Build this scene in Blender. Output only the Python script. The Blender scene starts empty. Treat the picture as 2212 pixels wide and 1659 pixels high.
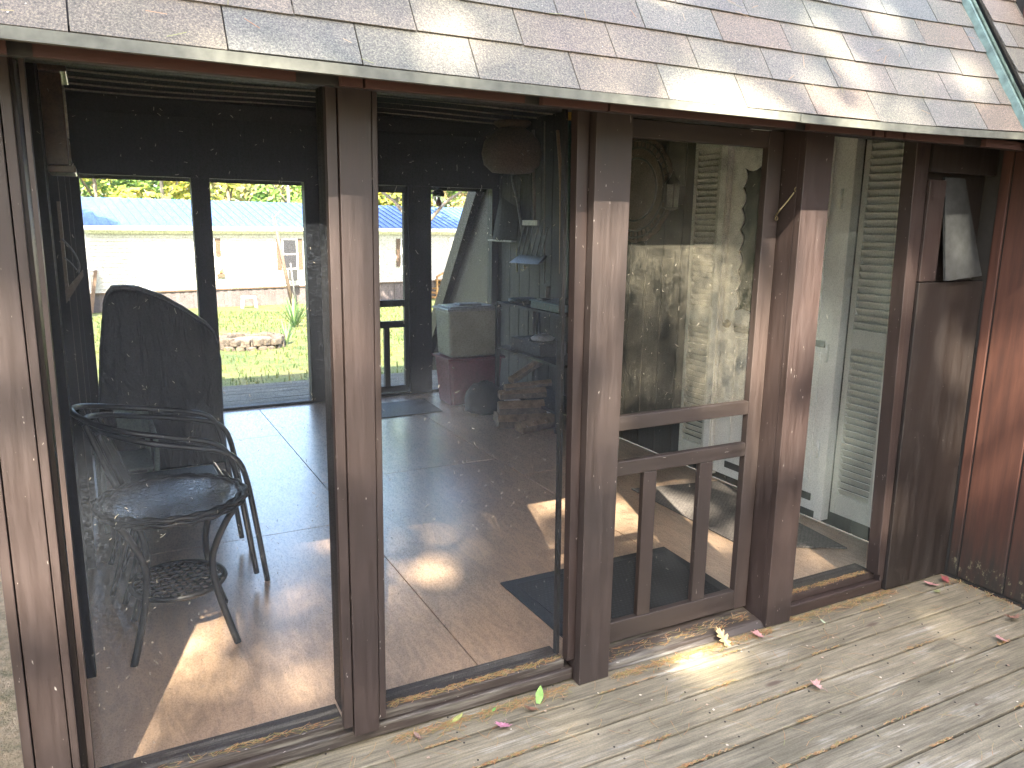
import bpy, bmesh, math, random
from mathutils import Vector, Matrix
random.seed(7)
C = bpy.context.scene.collection
SC = bpy.context.scene
R = math.radians

# ------------------------------------------------------------------ camera
cam_d = bpy.data.cameras.new("camera"); cam = bpy.data.objects.new("camera", cam_d); C.objects.link(cam)
SC.camera = cam
def cam_axes(y, pi, r):
    f = Vector((math.sin(y)*math.cos(pi), math.cos(y)*math.cos(pi), -math.sin(pi)))
    rt = Vector((math.cos(y), -math.sin(y), 0)); up = rt.cross(f)
    return math.cos(r)*rt + math.sin(r)*up, -math.sin(r)*rt + math.cos(r)*up, f
rx, ux, fx = cam_axes(R(27.753), R(11.594), R(0.827))
cam.matrix_world = Matrix(((rx.x, ux.x, -fx.x, 0), (rx.y, ux.y, -fx.y, 0), (rx.z, ux.z, -fx.z, 1.6), (0, 0, 0, 1)))
cam_d.sensor_width = 36; cam_d.lens = 36*1685/2212
cam_d.clip_start = 0.05; cam_d.clip_end = 600

# ------------------------------------------------------------------ world, sun, exposure
AZ, EL = R(18.6), R(43.4)            # sunlight travels towards +Y, turned 18.6 deg to +X
TOSUN = Vector((-math.sin(AZ)*math.cos(EL), -math.cos(AZ)*math.cos(EL), math.sin(EL)))
w = bpy.data.worlds.new("World"); SC.world = w; w.use_nodes = True
nt = w.node_tree; bg = nt.nodes["Background"]
sky = nt.nodes.new("ShaderNodeTexSky"); sky.sky_type = 'NISHITA'; sky.sun_disc = False
sky.sun_elevation = EL; sky.sun_rotation = math.atan2(TOSUN.x, TOSUN.y)
sky.air_density = 1.0; sky.dust_density = 2.6
tint = nt.nodes.new("ShaderNodeMix"); tint.data_type = 'RGBA'; tint.blend_type = 'MULTIPLY'; tint.inputs[0].default_value = 1; tint.inputs[7].default_value = (1.03, 1.0, 0.96, 1)
nt.links.new(sky.outputs[0], tint.inputs[6]); nt.links.new(tint.outputs[2], bg.inputs[0]); bg.inputs[1].default_value = 0.15
sd = bpy.data.lights.new("sun", 'SUN'); sd.energy = 4.6; sd.angle = R(0.55); sd.color = (1.0, 0.90, 0.74)
sun = bpy.data.objects.new("sun", sd); C.objects.link(sun)
sun.rotation_euler = TOSUN.to_track_quat('Z', 'Y').to_euler()
SC.view_settings.view_transform = 'Standard'; SC.view_settings.look = 'None'
SC.view_settings.gamma = 1; SC.view_settings.exposure = 3.8
SC.cycles.use_denoising = True
SC.cycles.max_bounces = 8; SC.cycles.diffuse_bounces = 4; SC.cycles.glossy_bounces = 4
SC.cycles.transparent_max_bounces = 16
SC.cycles.sample_clamp_indirect = 6

# ------------------------------------------------------------------ materials
def nodes(name):
    m = bpy.data.materials.new(name); m.use_nodes = True
    n = m.node_tree.nodes; l = m.node_tree.links
    return m, n, l, n["Principled BSDF"]
def N(n, t, **kw):
    x = n.new(t)
    for k, v in kw.items(): setattr(x, k, v)
    return x
def ramp(n, stops):
    r = n.new("ShaderNodeValToRGB"); e = r.color_ramp.elements
    while len(e) < len(stops): e.new(0.5)
    for i, (p, c) in enumerate(stops):
        e[i].position = p; e[i].color = (c[0], c[1], c[2], 1) if hasattr(c, '__len__') else (c, c, c, 1)
    return r
def mixc(n, l, fac, a, b, mode='MIX'):
    m = n.new("ShaderNodeMix"); m.data_type = 'RGBA'; m.blend_type = mode; m.clamp_factor = True
    def put(s, v):
        if hasattr(v, 'is_linked') or hasattr(v, 'links'): l.new(v, s)
        elif hasattr(v, '__len__'): s.default_value = (v[0], v[1], v[2], 1)
        else: s.default_value = v
    put(m.inputs[0], fac); put(m.inputs[6], a); put(m.inputs[7], b)
    return m.outputs[2]
def mapped(n, l, scale, rot=(0, 0, 0), space='Object', loc=(0,0,0)):
    tc = n.new("ShaderNodeTexCoord"); mp = n.new("ShaderNodeMapping")
    mp.inputs['Scale'].default_value = scale; mp.inputs['Rotation'].default_value = rot; mp.inputs['Location'].default_value = loc
    l.new(tc.outputs[space], mp.inputs[0]); return mp.outputs[0]
def noise(n, l, vec, s, d=3, rough=0.55, dist=0):
    t = n.new("ShaderNodeTexNoise"); t.inputs['Scale'].default_value = s; t.inputs['Detail'].default_value = d
    t.inputs['Roughness'].default_value = rough; t.inputs['Distortion'].default_value = dist
    l.new(vec, t.inputs['Vector']); return t.outputs[0]
def bump(n, l, b, h, strength, dist=0.002):
    x = n.new("ShaderNodeBump"); x.inputs['Strength'].default_value = strength; x.inputs['Distance'].default_value = dist
    l.new(h, x.inputs['Height']); l.new(x.outputs[0], b.inputs['Normal']); l.new(x.outputs[0], b.inputs['Coat Normal'])
def plain(name, col, rough=0.5, metal=0, var=0.15, scale=30, coat=0):
    m, n, l, b = nodes(name)
    v = mapped(n, l, (1, 1, 1)); f = noise(n, l, v, scale)
    lo = [c*(1-var) for c in col]; hi = [min(1, c*(1+var)) for c in col]
    r = ramp(n, [(0.3, lo), (0.7, hi)]); l.new(f, r.inputs[0]); l.new(r.outputs[0], b.inputs['Base Color'])
    b.inputs['Roughness'].default_value = rough; b.inputs['Metallic'].default_value = metal
    b.inputs['Coat Weight'].default_value = coat
    bump(n, l, b, f, 0.15)
    return m
def paintwood(name, col, grain=(30, 30, 2.0), rough=0.5, chips=0.61, worn=None, worn_lo=0.55):
    """brown painted wood: streaky tone, sparse pale chips and scuffs, fine grain in the bump"""
    m, n, l, b = nodes(name)
    v = mapped(n, l, grain); g = noise(n, l, v, 2.2, 6, 0.65)
    v2 = mapped(n, l, (1, 1, 1)); big = noise(n, l, v2, 3.5, 4)
    r = ramp(n, [(0.25, [c*0.72 for c in col]), (0.75, [c*1.28 for c in col])]); l.new(g, r.inputs[0])
    r2 = ramp(n, [(0.3, (0.82, 0.84, 0.86)), (0.7, (1.12, 1.07, 1.04))]); l.new(big, r2.inputs[0])
    c = mixc(n, l, 1.0, r.outputs[0], r2.outputs[0], 'MULTIPLY')
    if worn:
        wv = noise(n, l, mapped(n, l, (grain[0]*0.5, grain[1]*0.5, grain[2]*0.7)), 2.0, 8, 0.7)
        rw = ramp(n, [(worn_lo, 0), (worn_lo+0.12, 1)]); l.new(wv, rw.inputs[0])
        c = mixc(n, l, rw.outputs[0], c, worn)
    cv = noise(n, l, mapped(n, l, tuple(0.25*x+6 if x > 10 else 4.0 for x in grain)), 9, 2, 0.5)
    rc = ramp(n, [(chips+0.13, 0), (chips+0.15, 1)]); l.new(cv, rc.inputs[0])
    c = mixc(n, l, rc.outputs[0], c, (0.22, 0.20, 0.18))
    l.new(c, b.inputs['Base Color'])
    rr = ramp(n, [(0.3, rough-0.1), (0.7, rough+0.12)]); l.new(g, rr.inputs[0]); l.new(rr.outputs[0], b.inputs['Roughness'])
    bump(n, l, b, g, 0.35, 0.0015)
    return m
BR = (0.0245, 0.0162, 0.0142)
M = {}
M['brown'] = paintwood('brown painted wood', BR)
M['brown_x'] = paintwood('brown painted wood lengthwise', (0.024, 0.016, 0.014), grain=(2.0, 30, 30), worn=(0.06, 0.053, 0.045), worn_lo=0.60)
M['sill'] = paintwood('worn sill wood', (0.030, 0.023, 0.019), grain=(2.0, 30, 30), worn=(0.11, 0.10, 0.082), worn_lo=0.50)
M['door_wood'] = paintwood('screen door wood', (0.027, 0.0195, 0.017))
M['door_wood_x'] = paintwood('screen door wood lengthwise', (0.028, 0.021, 0.018), grain=(2.0, 30, 30), worn=(0.06, 0.055, 0.048), worn_lo=0.66)
M['panel'] = paintwood('weathered brown panel', (0.014, 0.0105, 0.009), grain=(14, 14, 1.2), worn=(0.024, 0.020, 0.018), worn_lo=0.54)
M['soffit'] = paintwood('red brown eave board', (0.045, 0.018, 0.014), grain=(2, 30, 30), rough=0.9, chips=0.8)
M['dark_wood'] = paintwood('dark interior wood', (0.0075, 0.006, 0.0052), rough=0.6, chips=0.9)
M['raw_wood'] = paintwood('pale bare wood', (0.16, 0.125, 0.09), chips=0.9)
M['tan_wood'] = paintwood('wooden tool handle', (0.33, 0.20, 0.10), chips=0.9)
M['stick_gray'] = paintwood('old grey handle', (0.19, 0.15, 0.12), chips=0.9)

def siding_mat():
    m, n, l, b = nodes('red brown stained siding')
    g = noise(n, l, mapped(n, l, (20, 16, 1.2)), 2.2, 6, 0.65)
    r = ramp(n, [(0.25, (0.030, 0.0115, 0.0075)), (0.55, (0.062, 0.023, 0.0135)), (0.8, (0.085, 0.036, 0.023))]); l.new(g, r.inputs[0])
    # rot and lichen near the deck, water streaks
    tc = n.new("ShaderNodeTexCoord"); sp = n.new("ShaderNodeSeparateXYZ"); l.new(tc.outputs['Object'], sp.inputs[0])
    mr = n.new("ShaderNodeMapRange"); mr.inputs[1].default_value = 0.62; mr.inputs[2].default_value = 0.02; l.new(sp.outputs[2], mr.inputs[0])
    st = noise(n, l, mapped(n, l, (12, 12, 1.6)), 2.0, 5, 0.7)
    mul = n.new("ShaderNodeMath"); mul.operation = 'MULTIPLY'; l.new(mr.outputs[0], mul.inputs[0]); l.new(st, mul.inputs[1])
    rd = ramp(n, [(0.16, 0), (0.50, 1)]); l.new(mul.outputs[0], rd.inputs[0])
    c = mixc(n, l, rd.outputs[0], r.outputs[0], (0.015, 0.012, 0.009))
    li = noise(n, l, mapped(n, l, (9, 9, 5)), 5, 4, 0.7)
    mul2 = n.new("ShaderNodeMath"); mul2.operation = 'MULTIPLY'; l.new(li, mul2.inputs[0])
    mr2 = n.new("ShaderNodeMapRange"); mr2.inputs[1].default_value = 0.34; mr2.inputs[2].default_value = 0.10; l.new(sp.outputs[2], mr2.inputs[0]); l.new(mr2.outputs[0], mul2.inputs[1])
    rl = ramp(n, [(0.56, 0), (0.62, 0.8)]); l.new(mul2.outputs[0], rl.inputs[0])
    c = mixc(n, l, rl.outputs[0], c, (0.13, 0.115, 0.07))
    l.new(c, b.inputs['Base Color']); b.inputs['Roughness'].default_value = 0.6
    bump(n, l, b, g, 0.4, 0.0015)
    return m
M['siding'] = siding_mat()

def deck_mat(name='weathered deck board', a=(0.054, 0.045, 0.030), bcol=(0.195, 0.168, 0.120)):
    m, n, l, b = nodes(name)
    gi = n.new("ShaderNodeNewGeometry")
    add = n.new("ShaderNodeVectorMath"); add.operation = 'ADD'
    cx = n.new("ShaderNodeCombineXYZ"); mlt = n.new("ShaderNodeMath"); mlt.operation = 'MULTIPLY'; mlt.inputs[1].default_value = 40
    l.new(gi.outputs['Random Per Island'], mlt.inputs[0]); l.new(mlt.outputs[0], cx.inputs[0]); l.new(mlt.outputs[0], cx.inputs[2])
    tc = n.new("ShaderNodeTexCoord"); l.new(tc.outputs['Object'], add.inputs[0]); l.new(cx.outputs[0], add.inputs[1])
    mp = n.new("ShaderNodeMapping"); mp.inputs['Scale'].default_value = (1.3, 26, 26); l.new(add.outputs[0], mp.inputs[0])
    g = noise(n, l, mp.outputs[0], 3.0, 9, 0.72, 0.6)
    mp2 = n.new("ShaderNodeMapping"); mp2.inputs['Scale'].default_value = (1.0, 3.2, 1); l.new(add.outputs[0], mp2.inputs[0])
    big = noise(n, l, mp2.outputs[0], 3.0, 4, 0.6)
    r = ramp(n, [(0.30, a), (0.47, [(p+q)/2 for p, q in zip(a, bcol)]), (0.68, bcol)]); l.new(g, r.inputs[0])
    rb = ramp(n, [(0.3, (0.72, 0.73, 0.70)), (0.52, (1.0, 1.0, 1.0)), (0.72, (1.22, 1.2, 1.16))]); l.new(big, rb.inputs[0])
    c = mixc(n, l, 1.0, r.outputs[0], rb.outputs[0], 'MULTIPLY')
    ri = ramp(n, [(0.0, (0.86, 0.86, 0.84)), (1.0, (1.12, 1.11, 1.09))]); l.new(gi.outputs['Random Per Island'], ri.inputs[0])
    c = mixc(n, l, 1.0, c, ri.outputs[0], 'MULTIPLY')
    # worn pale streaks
    mp3 = n.new("ShaderNodeMapping"); mp3.inputs['Scale'].default_value = (0.8, 34, 1); l.new(add.outputs[0], mp3.inputs[0])
    ws = noise(n, l, mp3.outputs[0], 2.0, 7, 0.75)
    mm = n.new("ShaderNodeMath"); mm.operation = 'MULTIPLY'; l.new(ws, mm.inputs[0]); l.new(big, mm.inputs[1])
    rw = ramp(n, [(0.30, 0), (0.42, 0.75)]); l.new(mm.outputs[0], rw.inputs[0])
    c = mixc(n, l, rw.outputs[0], c, (0.30, 0.285, 0.25))
    # fine grey green speckle
    fs = noise(n, l, mapped(n, l, (1, 1, 1)), 160, 3, 0.7)
    rf = ramp(n, [(0.3, (0.8, 0.82, 0.8)), (0.7, (1.15, 1.14, 1.12))]); l.new(fs, rf.inputs[0])
    c = mixc(n, l, 1.0, c, rf.outputs[0], 'MULTIPLY')
    # knots
    vo = n.new("ShaderNodeTexVoronoi"); vo.inputs['Scale'].default_value = 1.0
    mp4 = n.new("ShaderNodeMapping"); mp4.inputs['Scale'].default_value = (1.6, 5.5, 1); l.new(add.outputs[0], mp4.inputs[0]); l.new(mp4.outputs[0], vo.inputs['Vector'])
    rk = ramp(n, [(0.045, 1), (0.085, 0)]); l.new(vo.outputs['Distance'], rk.inputs[0])
    c = mixc(n, l, rk.outputs[0], c, (0.07, 0.05, 0.035))
    l.new(c, b.inputs['Base Color']); b.inputs['Roughness'].default_value = 0.75
    bump(n, l, b, g, 0.7, 0.002)
    return m
M['deck'] = deck_mat()

def floor_mat():
    m, n, l, b = nodes('brown painted plywood')
    gi = n.new("ShaderNodeNewGeometry")
    add = n.new("ShaderNodeVectorMath"); cx = n.new("ShaderNodeCombineXYZ")
    mlt = n.new("ShaderNodeMath"); mlt.operation = 'MULTIPLY'; mlt.inputs[1].default_value = 25
    l.new(gi.outputs['Random Per Island'], mlt.inputs[0]); l.new(mlt.outputs[0], cx.inputs[0]); l.new(mlt.outputs[0], cx.inputs[1])
    tc = n.new("ShaderNodeTexCoord"); l.new(tc.outputs['Object'], add.inputs[0]); l.new(cx.outputs[0], add.inputs[1])
    mp = n.new("ShaderNodeMapping"); mp.inputs['Scale'].default_value = (5.0, 1.1, 1); l.new(add.outputs[0], mp.inputs[0])
    g = noise(n, l, mp.outputs[0], 2.6, 8, 0.62, 1.6)
    wv = n.new("ShaderNodeMath"); wv.operation = 'MULTIPLY'; wv.inputs[1].default_value = 26; l.new(g, wv.inputs[0])
    sn = n.new("ShaderNodeMath"); sn.operation = 'SINE'; l.new(wv.outputs[0], sn.inputs[0])
    big = noise(n, l, mapped(n, l, (1, 1, 1)), 2.2, 5, 0.6)
    r = ramp(n, [(0.3, (0.42, 0.285, 0.185)), (0.7, (0.54, 0.38, 0.255))]); l.new(big, r.inputs[0])
    rs = ramp(n, [(0.0, (0.80, 0.80, 0.80)), (1.0, (1.1, 1.1, 1.1))])
    m2 = n.new("ShaderNodeMath"); m2.operation = 'MULTIPLY_ADD'; m2.inputs[1].default_value = 0.5; m2.inputs[2].default_value = 0.5; l.new(sn.outputs[0], m2.inputs[0]); l.new(m2.outputs[0], rs.inputs[0])
    c = mixc(n, l, 1.0, r.outputs[0], rs.outputs[0], 'MULTIPLY')
    sc = noise(n, l, mapped(n, l, (1, 1, 1)), 11, 6, 0.75)
    rc = ramp(n, [(0.66, 0), (0.72, 0.6)]); l.new(sc, rc.inputs[0])
    c = mixc(n, l, rc.outputs[0], c, (0.05, 0.04, 0.035))
    l.new(c, b.inputs['Base Color'])
    rr = ramp(n, [(0.35, 0.30), (0.7, 0.46)]); l.new(sc, rr.inputs[0]); l.new(rr.outputs[0], b.inputs['Roughness'])
    b.inputs['Coat Weight'].default_value = 1.0; b.inputs['Coat Roughness'].default_value = 0.28; b.inputs['Coat IOR'].default_value = 2.4
    h = n.new("ShaderNodeMath"); h.operation = 'MULTIPLY_ADD'; h.inputs[1].default_value = 0.35; l.new(sn.outputs[0], h.inputs[0]); l.new(sc, h.inputs[2])
    bump(n, l, b, h.outputs[0], 0.07, 0.002)
    return m
M['floor'] = floor_mat()

def shingle_mat():
    m, n, l, b = nodes('asphalt shingle granules')
    gi = n.new("ShaderNodeNewGeometry")
    r = ramp(n, [(0.0, (0.094, 0.094, 0.080)), (0.25, (0.112, 0.096, 0.074)), (0.5, (0.090, 0.093, 0.088)), (0.75, (0.118, 0.096, 0.074)), (1.0, (0.110, 0.108, 0.094))])
    l.new(gi.outputs['Random Per Island'], r.inputs[0])
    v = mapped(n, l, (1, 1, 1))
    sp = noise(n, l, v, 210, 4, 0.85)
    rs = ramp(n, [(0.32, (0.28, 0.29, 0.33)), (0.50, (0.95, 0.95, 0.95)), (0.66, (2.1, 2.0, 1.85))]); l.new(sp, rs.inputs[0])
    c = mixc(n, l, 1.0, r.outputs[0], rs.outputs[0], 'MULTIPLY')
    big = noise(n, l, v, 3.2, 5, 0.65)
    rb = ramp(n, [(0.3, (0.85, 0.9, 0.85)), (0.7, (1.15, 1.08, 1.1))]); l.new(big, rb.inputs[0])
    c = mixc(n, l, 1.0, c, rb.outputs[0], 'MULTIPLY')
    ch = noise(n, l, v, 75, 2, 0.5); rc = ramp(n, [(0.78, 0), (0.8, 0.8)]); l.new(ch, rc.inputs[0])
    c = mixc(n, l, rc.outputs[0], c, (0.6, 0.58, 0.52))
    l.new(c, b.inputs['Base Color']); b.inputs['Roughness'].default_value = 0.75
    bump(n, l, b, sp, 0.9, 0.003)
    return m
M['shingle'] = shingle_mat()

def screen_mat(name, cover, col, dust=0.12, mottled=False):
    m, n, l, b = nodes(name)
    out = n["Material Output"]
    v = mapped(n, l, (1, 1, 1))
    d = noise(n, l, v, 3.0 if not mottled else 4.5, 5, 0.65)
    f = noise(n, l, v, 210, 2, 0.8)
    rf = ramp(n, [(0.42, -0.0), (0.72, 1)]); l.new(f, rf.inputs[0])
    if mottled:
        dr = ramp(n, [(0.38, 0.0), (0.62, 1.0)]); l.new(d, dr.inputs[0]); d = dr.outputs[0]
    fac = n.new("ShaderNodeMath"); fac.operation = 'MULTIPLY_ADD'; fac.inputs[1].default_value = dust*2; fac.inputs[2].default_value = cover-dust; l.new(d, fac.inputs[0])
    fac2 = n.new("ShaderNodeMath"); fac2.operation = 'MULTIPLY_ADD'; fac2.inputs[1].default_value = 0.30 if mottled else 0.24; fac2.use_clamp = True
    l.new(rf.outputs[0], fac2.inputs[0]); l.new(fac.outputs[0], fac2.inputs[2])
    # lint caught in the mesh
    lt = noise(n, l, mapped(n, l, (1.6, 1, .8)), 95, 2, 0.6, 1.5); rl = ramp(n, [(0.735, 0), (0.765, .6)]); l.new(lt, rl.inputs[0])
    mx = n.new("ShaderNodeMath"); mx.operation = 'MAXIMUM'; l.new(fac2.outputs[0], mx.inputs[0])
    ml = n.new("ShaderNodeMath"); ml.operation = 'MULTIPLY'; ml.inputs[1].default_value = 0.85; l.new(rl.outputs[0], ml.inputs[0]); l.new(ml.outputs[0], mx.inputs[1])
    tr = n.new("ShaderNodeBsdfTransparent"); df = n.new("ShaderNodeBsdfDiffuse")
    c = mixc(n, l, rf.outputs[0], [x*0.75 for x in col], [min(1, x*1.7) for x in col])
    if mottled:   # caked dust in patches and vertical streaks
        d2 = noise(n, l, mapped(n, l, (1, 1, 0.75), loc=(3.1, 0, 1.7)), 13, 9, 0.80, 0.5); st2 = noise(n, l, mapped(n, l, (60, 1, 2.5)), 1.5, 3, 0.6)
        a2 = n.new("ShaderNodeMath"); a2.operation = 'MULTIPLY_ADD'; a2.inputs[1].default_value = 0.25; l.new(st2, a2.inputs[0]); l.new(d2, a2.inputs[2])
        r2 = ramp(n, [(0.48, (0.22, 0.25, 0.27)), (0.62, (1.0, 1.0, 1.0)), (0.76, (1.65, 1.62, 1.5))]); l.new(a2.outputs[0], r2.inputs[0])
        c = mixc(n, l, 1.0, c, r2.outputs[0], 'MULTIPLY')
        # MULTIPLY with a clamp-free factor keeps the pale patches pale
    c = mixc(n, l, rl.outputs[0], c, (0.20, 0.18, 0.14))
    l.new(c, df.inputs[0])
    ms = n.new("ShaderNodeMixShader"); l.new(mx.outputs[0], ms.inputs[0]); l.new(tr.outputs[0], ms.inputs[1]); l.new(df.outputs[0], ms.inputs[2])
    l.new(ms.outputs[0], out.inputs[0])
    return m
M['screen'] = screen_mat('dark insect screen mesh', 0.21, (0.032, 0.036, 0.043), .10)
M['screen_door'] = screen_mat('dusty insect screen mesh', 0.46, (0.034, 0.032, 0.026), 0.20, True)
M['screen_low'] = screen_mat('lower door screen mesh', 0.22, (0.026, 0.026, 0.024), .08)
M['screen_right'] = screen_mat('greyed insect screen mesh', 0.25, (0.040, 0.048, 0.046), 0.12)
M['screen_back'] = screen_mat('far insect screen mesh', 0.18, (0.05, 0.05, 0.05), .05)

def ground_mat():
    m, n, l, b = nodes('sunlit lawn')
    v = mapped(n, l, (1, 1, 1))
    a = noise(n, l, v, 1.3, 6, 0.7); f = noise(n, l, v, 24, 5, 0.8)
    r = ramp(n, [(0.3, (0.035, 0.075, 0.015)), (0.5, (0.095, 0.125, 0.027)), (0.7, (0.18, 0.165, 0.06))]); l.new(a, r.inputs[0])
    r2 = ramp(n, [(0.3, (0.6, 0.6, 0.6)), (0.7, (1.4, 1.35, 1.3))]); l.new(f, r2.inputs[0])
    c = mixc(n, l, 1.0, r.outputs[0], r2.outputs[0], 'MULTIPLY')
    # bare, leaf strewn earth close to the cabin
    tc = n.new("ShaderNodeTexCoord"); sp = n.new("ShaderNodeSeparateXYZ"); l.new(tc.outputs['Object'], sp.inputs[0])
    mr = n.new("ShaderNodeMapRange"); mr.inputs[1].default_value = 9.0; mr.inputs[2].default_value = 6.0; l.new(sp.outputs[1], mr.inputs[0])
    e = noise(n, l, v, 9, 6, 0.8); re = ramp(n, [(0.35, (0.10, 0.085, 0.035)), (0.5, (0.22, 0.16, 0.09)), (0.7, (0.36, 0.27, 0.17))]); l.new(e, re.inputs[0])
    c = mixc(n, l, mr.outputs[0], c, re.outputs[0])
    l.new(c, b.inputs['Base Color']); b.inputs['Roughness'].default_value = 0.9
    bump(n, l, b, f, 0.8, 0.05)
    return m
M['lawn'] = ground_mat()
def leaf_mat(name, cols, trans=0.3):
    m, n, l, b = nodes(name)
    gi = n.new("ShaderNodeNewGeometry"); k = len(cols)
    r = ramp(n, [(i/(k-1), c) for i, c in enumerate(cols)]); l.new(gi.outputs['Random Per Island'], r.inputs[0])
    l.new(r.outputs[0], b.inputs['Base Color']); b.inputs['Roughness'].default_value = 0.6
    out = n["Material Output"]; t = n.new("ShaderNodeBsdfTranslucent"); l.new(r.outputs[0], t.inputs[0])
    ms = n.new("ShaderNodeMixShader"); ms.inputs[0].default_value = trans
    l.new(b.outputs[0], ms.inputs[1]); l.new(t.outputs[0], ms.inputs[2]); l.new(ms.outputs[0], out.inputs[0])
    return m
M['leaf_green'] = leaf_mat('green leaves', [(0.05, 0.12, 0.02), (0.10, 0.20, 0.03), (0.17, 0.26, 0.05)])
M['leaf_yellow'] = leaf_mat('yellow green leaves', [(0.17, 0.25, 0.03), (0.32, 0.34, 0.05), (0.42, 0.32, 0.06)])
M['leaf_red'] = leaf_mat('autumn leaves', [(0.14, 0.22, 0.05), (0.34, 0.22, 0.12), (0.34, 0.32, 0.08), (0.20, 0.28, 0.06), (0.36, 0.20, 0.16)])
M['needle'] = leaf_mat('fallen pine needles', [(0.24, 0.09, 0.03), (0.26, 0.18, 0.085), (0.15, 0.16, 0.055), (0.27, 0.12, 0.045), (0.31, 0.24, 0.15)], 0.1)
M['canopy'] = leaf_mat('oak canopy leaves', [(0.03, 0.08, 0.015), (0.07, 0.13, 0.02)], .12)
M['bark'] = plain('grey bark', (0.16, 0.13, 0.10), 0.9, var=0.4, scale=12)
M['birch'] = plain('pale birch bark', (0.22, 0.20, 0.17), 0.8, var=0.2, scale=12)
M['black_metal'] = plain('black enamel metal', (0.005, 0.005, 0.0055), 0.28, 0.2, coat=0.5)
M['wicker'] = plain('dark resin wicker', (0.008, 0.0075, 0.007), 0.42, 0, var=0.5, scale=180)
M['green_metal'] = plain('pale green painted metal', (0.23, 0.29, 0.25), 0.45)
M['green_cloth'] = plain('grey green sling fabric', (0.15, 0.19, 0.165), 0.85)
M['cover'] = plain('black grill cover fabric', (0.012, 0.012, 0.0122), 0.42, var=0.4, scale=5)
m_, n_1, l_1, b_1 = M['cover'], M['cover'].node_tree.nodes, M['cover'].node_tree.links, M['cover'].node_tree.nodes['Principled BSDF']
bump(n_1, l_1, b_1, noise(n_1, l_1, mapped(n_1, l_1, (5, 5, 1.2)), 1.6, 4, .55, 1.2), 1.0, 0.05)
M['cover_edge'] = plain('grey cover top highlight', (0.13, 0.13, 0.14), 0.6)
M['drip'] = plain('grey drip edge metal', (0.085, 0.088, 0.072), 0.7, 0.0, var=0.25)
M['patina'] = plain('green patina flashing', (0.10, 0.15, 0.13), 0.55, 0.1, var=0.4, scale=25)
M['rust'] = plain('rusty bracket', (0.12, 0.07, 0.03), 0.7, 0.2, var=0.5)
M['tar'] = plain('black roofing cement', (0.012, 0.012, 0.012), 0.45)
M['steel'] = plain('dull galvanised steel', (0.16, 0.165, 0.165), 0.45, 0.3)
M['brass'] = plain('tarnished brass', (0.22, 0.18, 0.10), 0.4, 0.8)
M['maroon'] = plain('maroon plastic', (0.16, 0.025, 0.045), 0.45)
M['bin_gray'] = plain('cloudy grey plastic', (0.36, 0.365, 0.32), 0.35, var=0.12, scale=6)
M['bin_lid'] = plain('pale grey plastic lid', (0.34, 0.35, 0.37), 0.30)
M['bag'] = plain('black green plastic bag', (0.004, 0.005, 0.0045), 0.8, var=0.5, scale=8)
M['log'] = plain('split firewood', (0.20, 0.135, 0.08), 0.85, var=0.4, scale=18)
M['bark_dark'] = plain('firewood bark', (0.10, 0.075, 0.055), 0.9, var=0.4, scale=25)
M['mat_black'] = plain('black rubber mat', (0.018, 0.021, 0.024), 0.55, var=0.35, scale=120)
M['teal'] = plain('dark teal plastic', (0.03, 0.09, 0.10), 0.4)
M['straw'] = plain('brown straw', (0.10, 0.062, 0.038), 0.8, var=0.35, scale=120)
M['white_paint'] = plain('old white paint', (0.84, 0.85, 0.81), 0.45, var=0.06, scale=8)
M['shutter'] = plain('cream grey shutter paint', (0.58, 0.59, 0.52), 0.55, var=0.08, scale=8)
M['dark_glass'] = plain('dark window glass', (0.006, 0.009, 0.007), 0.25, 0, coat=0.0)
M['vinyl'] = plain('cream vinyl siding', (0.45, 0.44, 0.39), 0.55, var=0.04, scale=3)
M['vinyl_tan'] = plain('white vinyl trim', (0.78, 0.77, 0.72), 0.5, var=0.03)
M['blue_roof'] = plain('blue metal roofing', (0.06, 0.11, 0.27), 0.22, 0.0, var=0.06, scale=2)
M['home_shutter'] = plain('tan brown shutters', (0.10, 0.062, 0.038), 0.6)
M['skirt'] = plain('grey brown skirting', (0.10, 0.083, 0.08), 0.7, var=0.2, scale=3)
M['curtain'] = plain('dim window interior', (0.03, 0.03, 0.035), 0.3)
M['new_wood'] = plain('honey coloured new lumber', (0.28, 0.15, 0.05), 0.6, var=0.2, scale=10)
M['pole'] = plain('weathered pole', (0.12, 0.085, 0.06), 0.8)
M['stone'] = plain('lichen covered stone', (0.085, 0.068, 0.05), 0.9, var=0.6, scale=14)
M['lime'] = plain('lime green plastic', (0.35, 0.75, 0.10), 0.5)
M['white_plastic'] = plain('white plastic', (0.8, 0.8, 0.78), 0.5)
M['black_plastic'] = plain('black plastic', (0.03, 0.03, 0.03), 0.5)
M['yucca'] = leaf_mat('yucca leaves', [(0.07, 0.16, 0.06), (0.12, 0.22, 0.08), (0.20, 0.26, 0.10)], 0.15)
M['moss_wood'] = paintwood('lichen streaked A-frame board', (0.022, 0.014, 0.011), chips=0.56)
M['clock_face'] = plain('aged ivory dial', (0.42, 0.38, 0.28), 0.4)
M['clock_wood'] = plain('walnut clock case', (0.085, 0.048, 0.028), 0.3, var=0.3, coat=0.3)
M['gap'] = plain('shaded earth', (0.02, 0.017, 0.014), 0.95)
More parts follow.
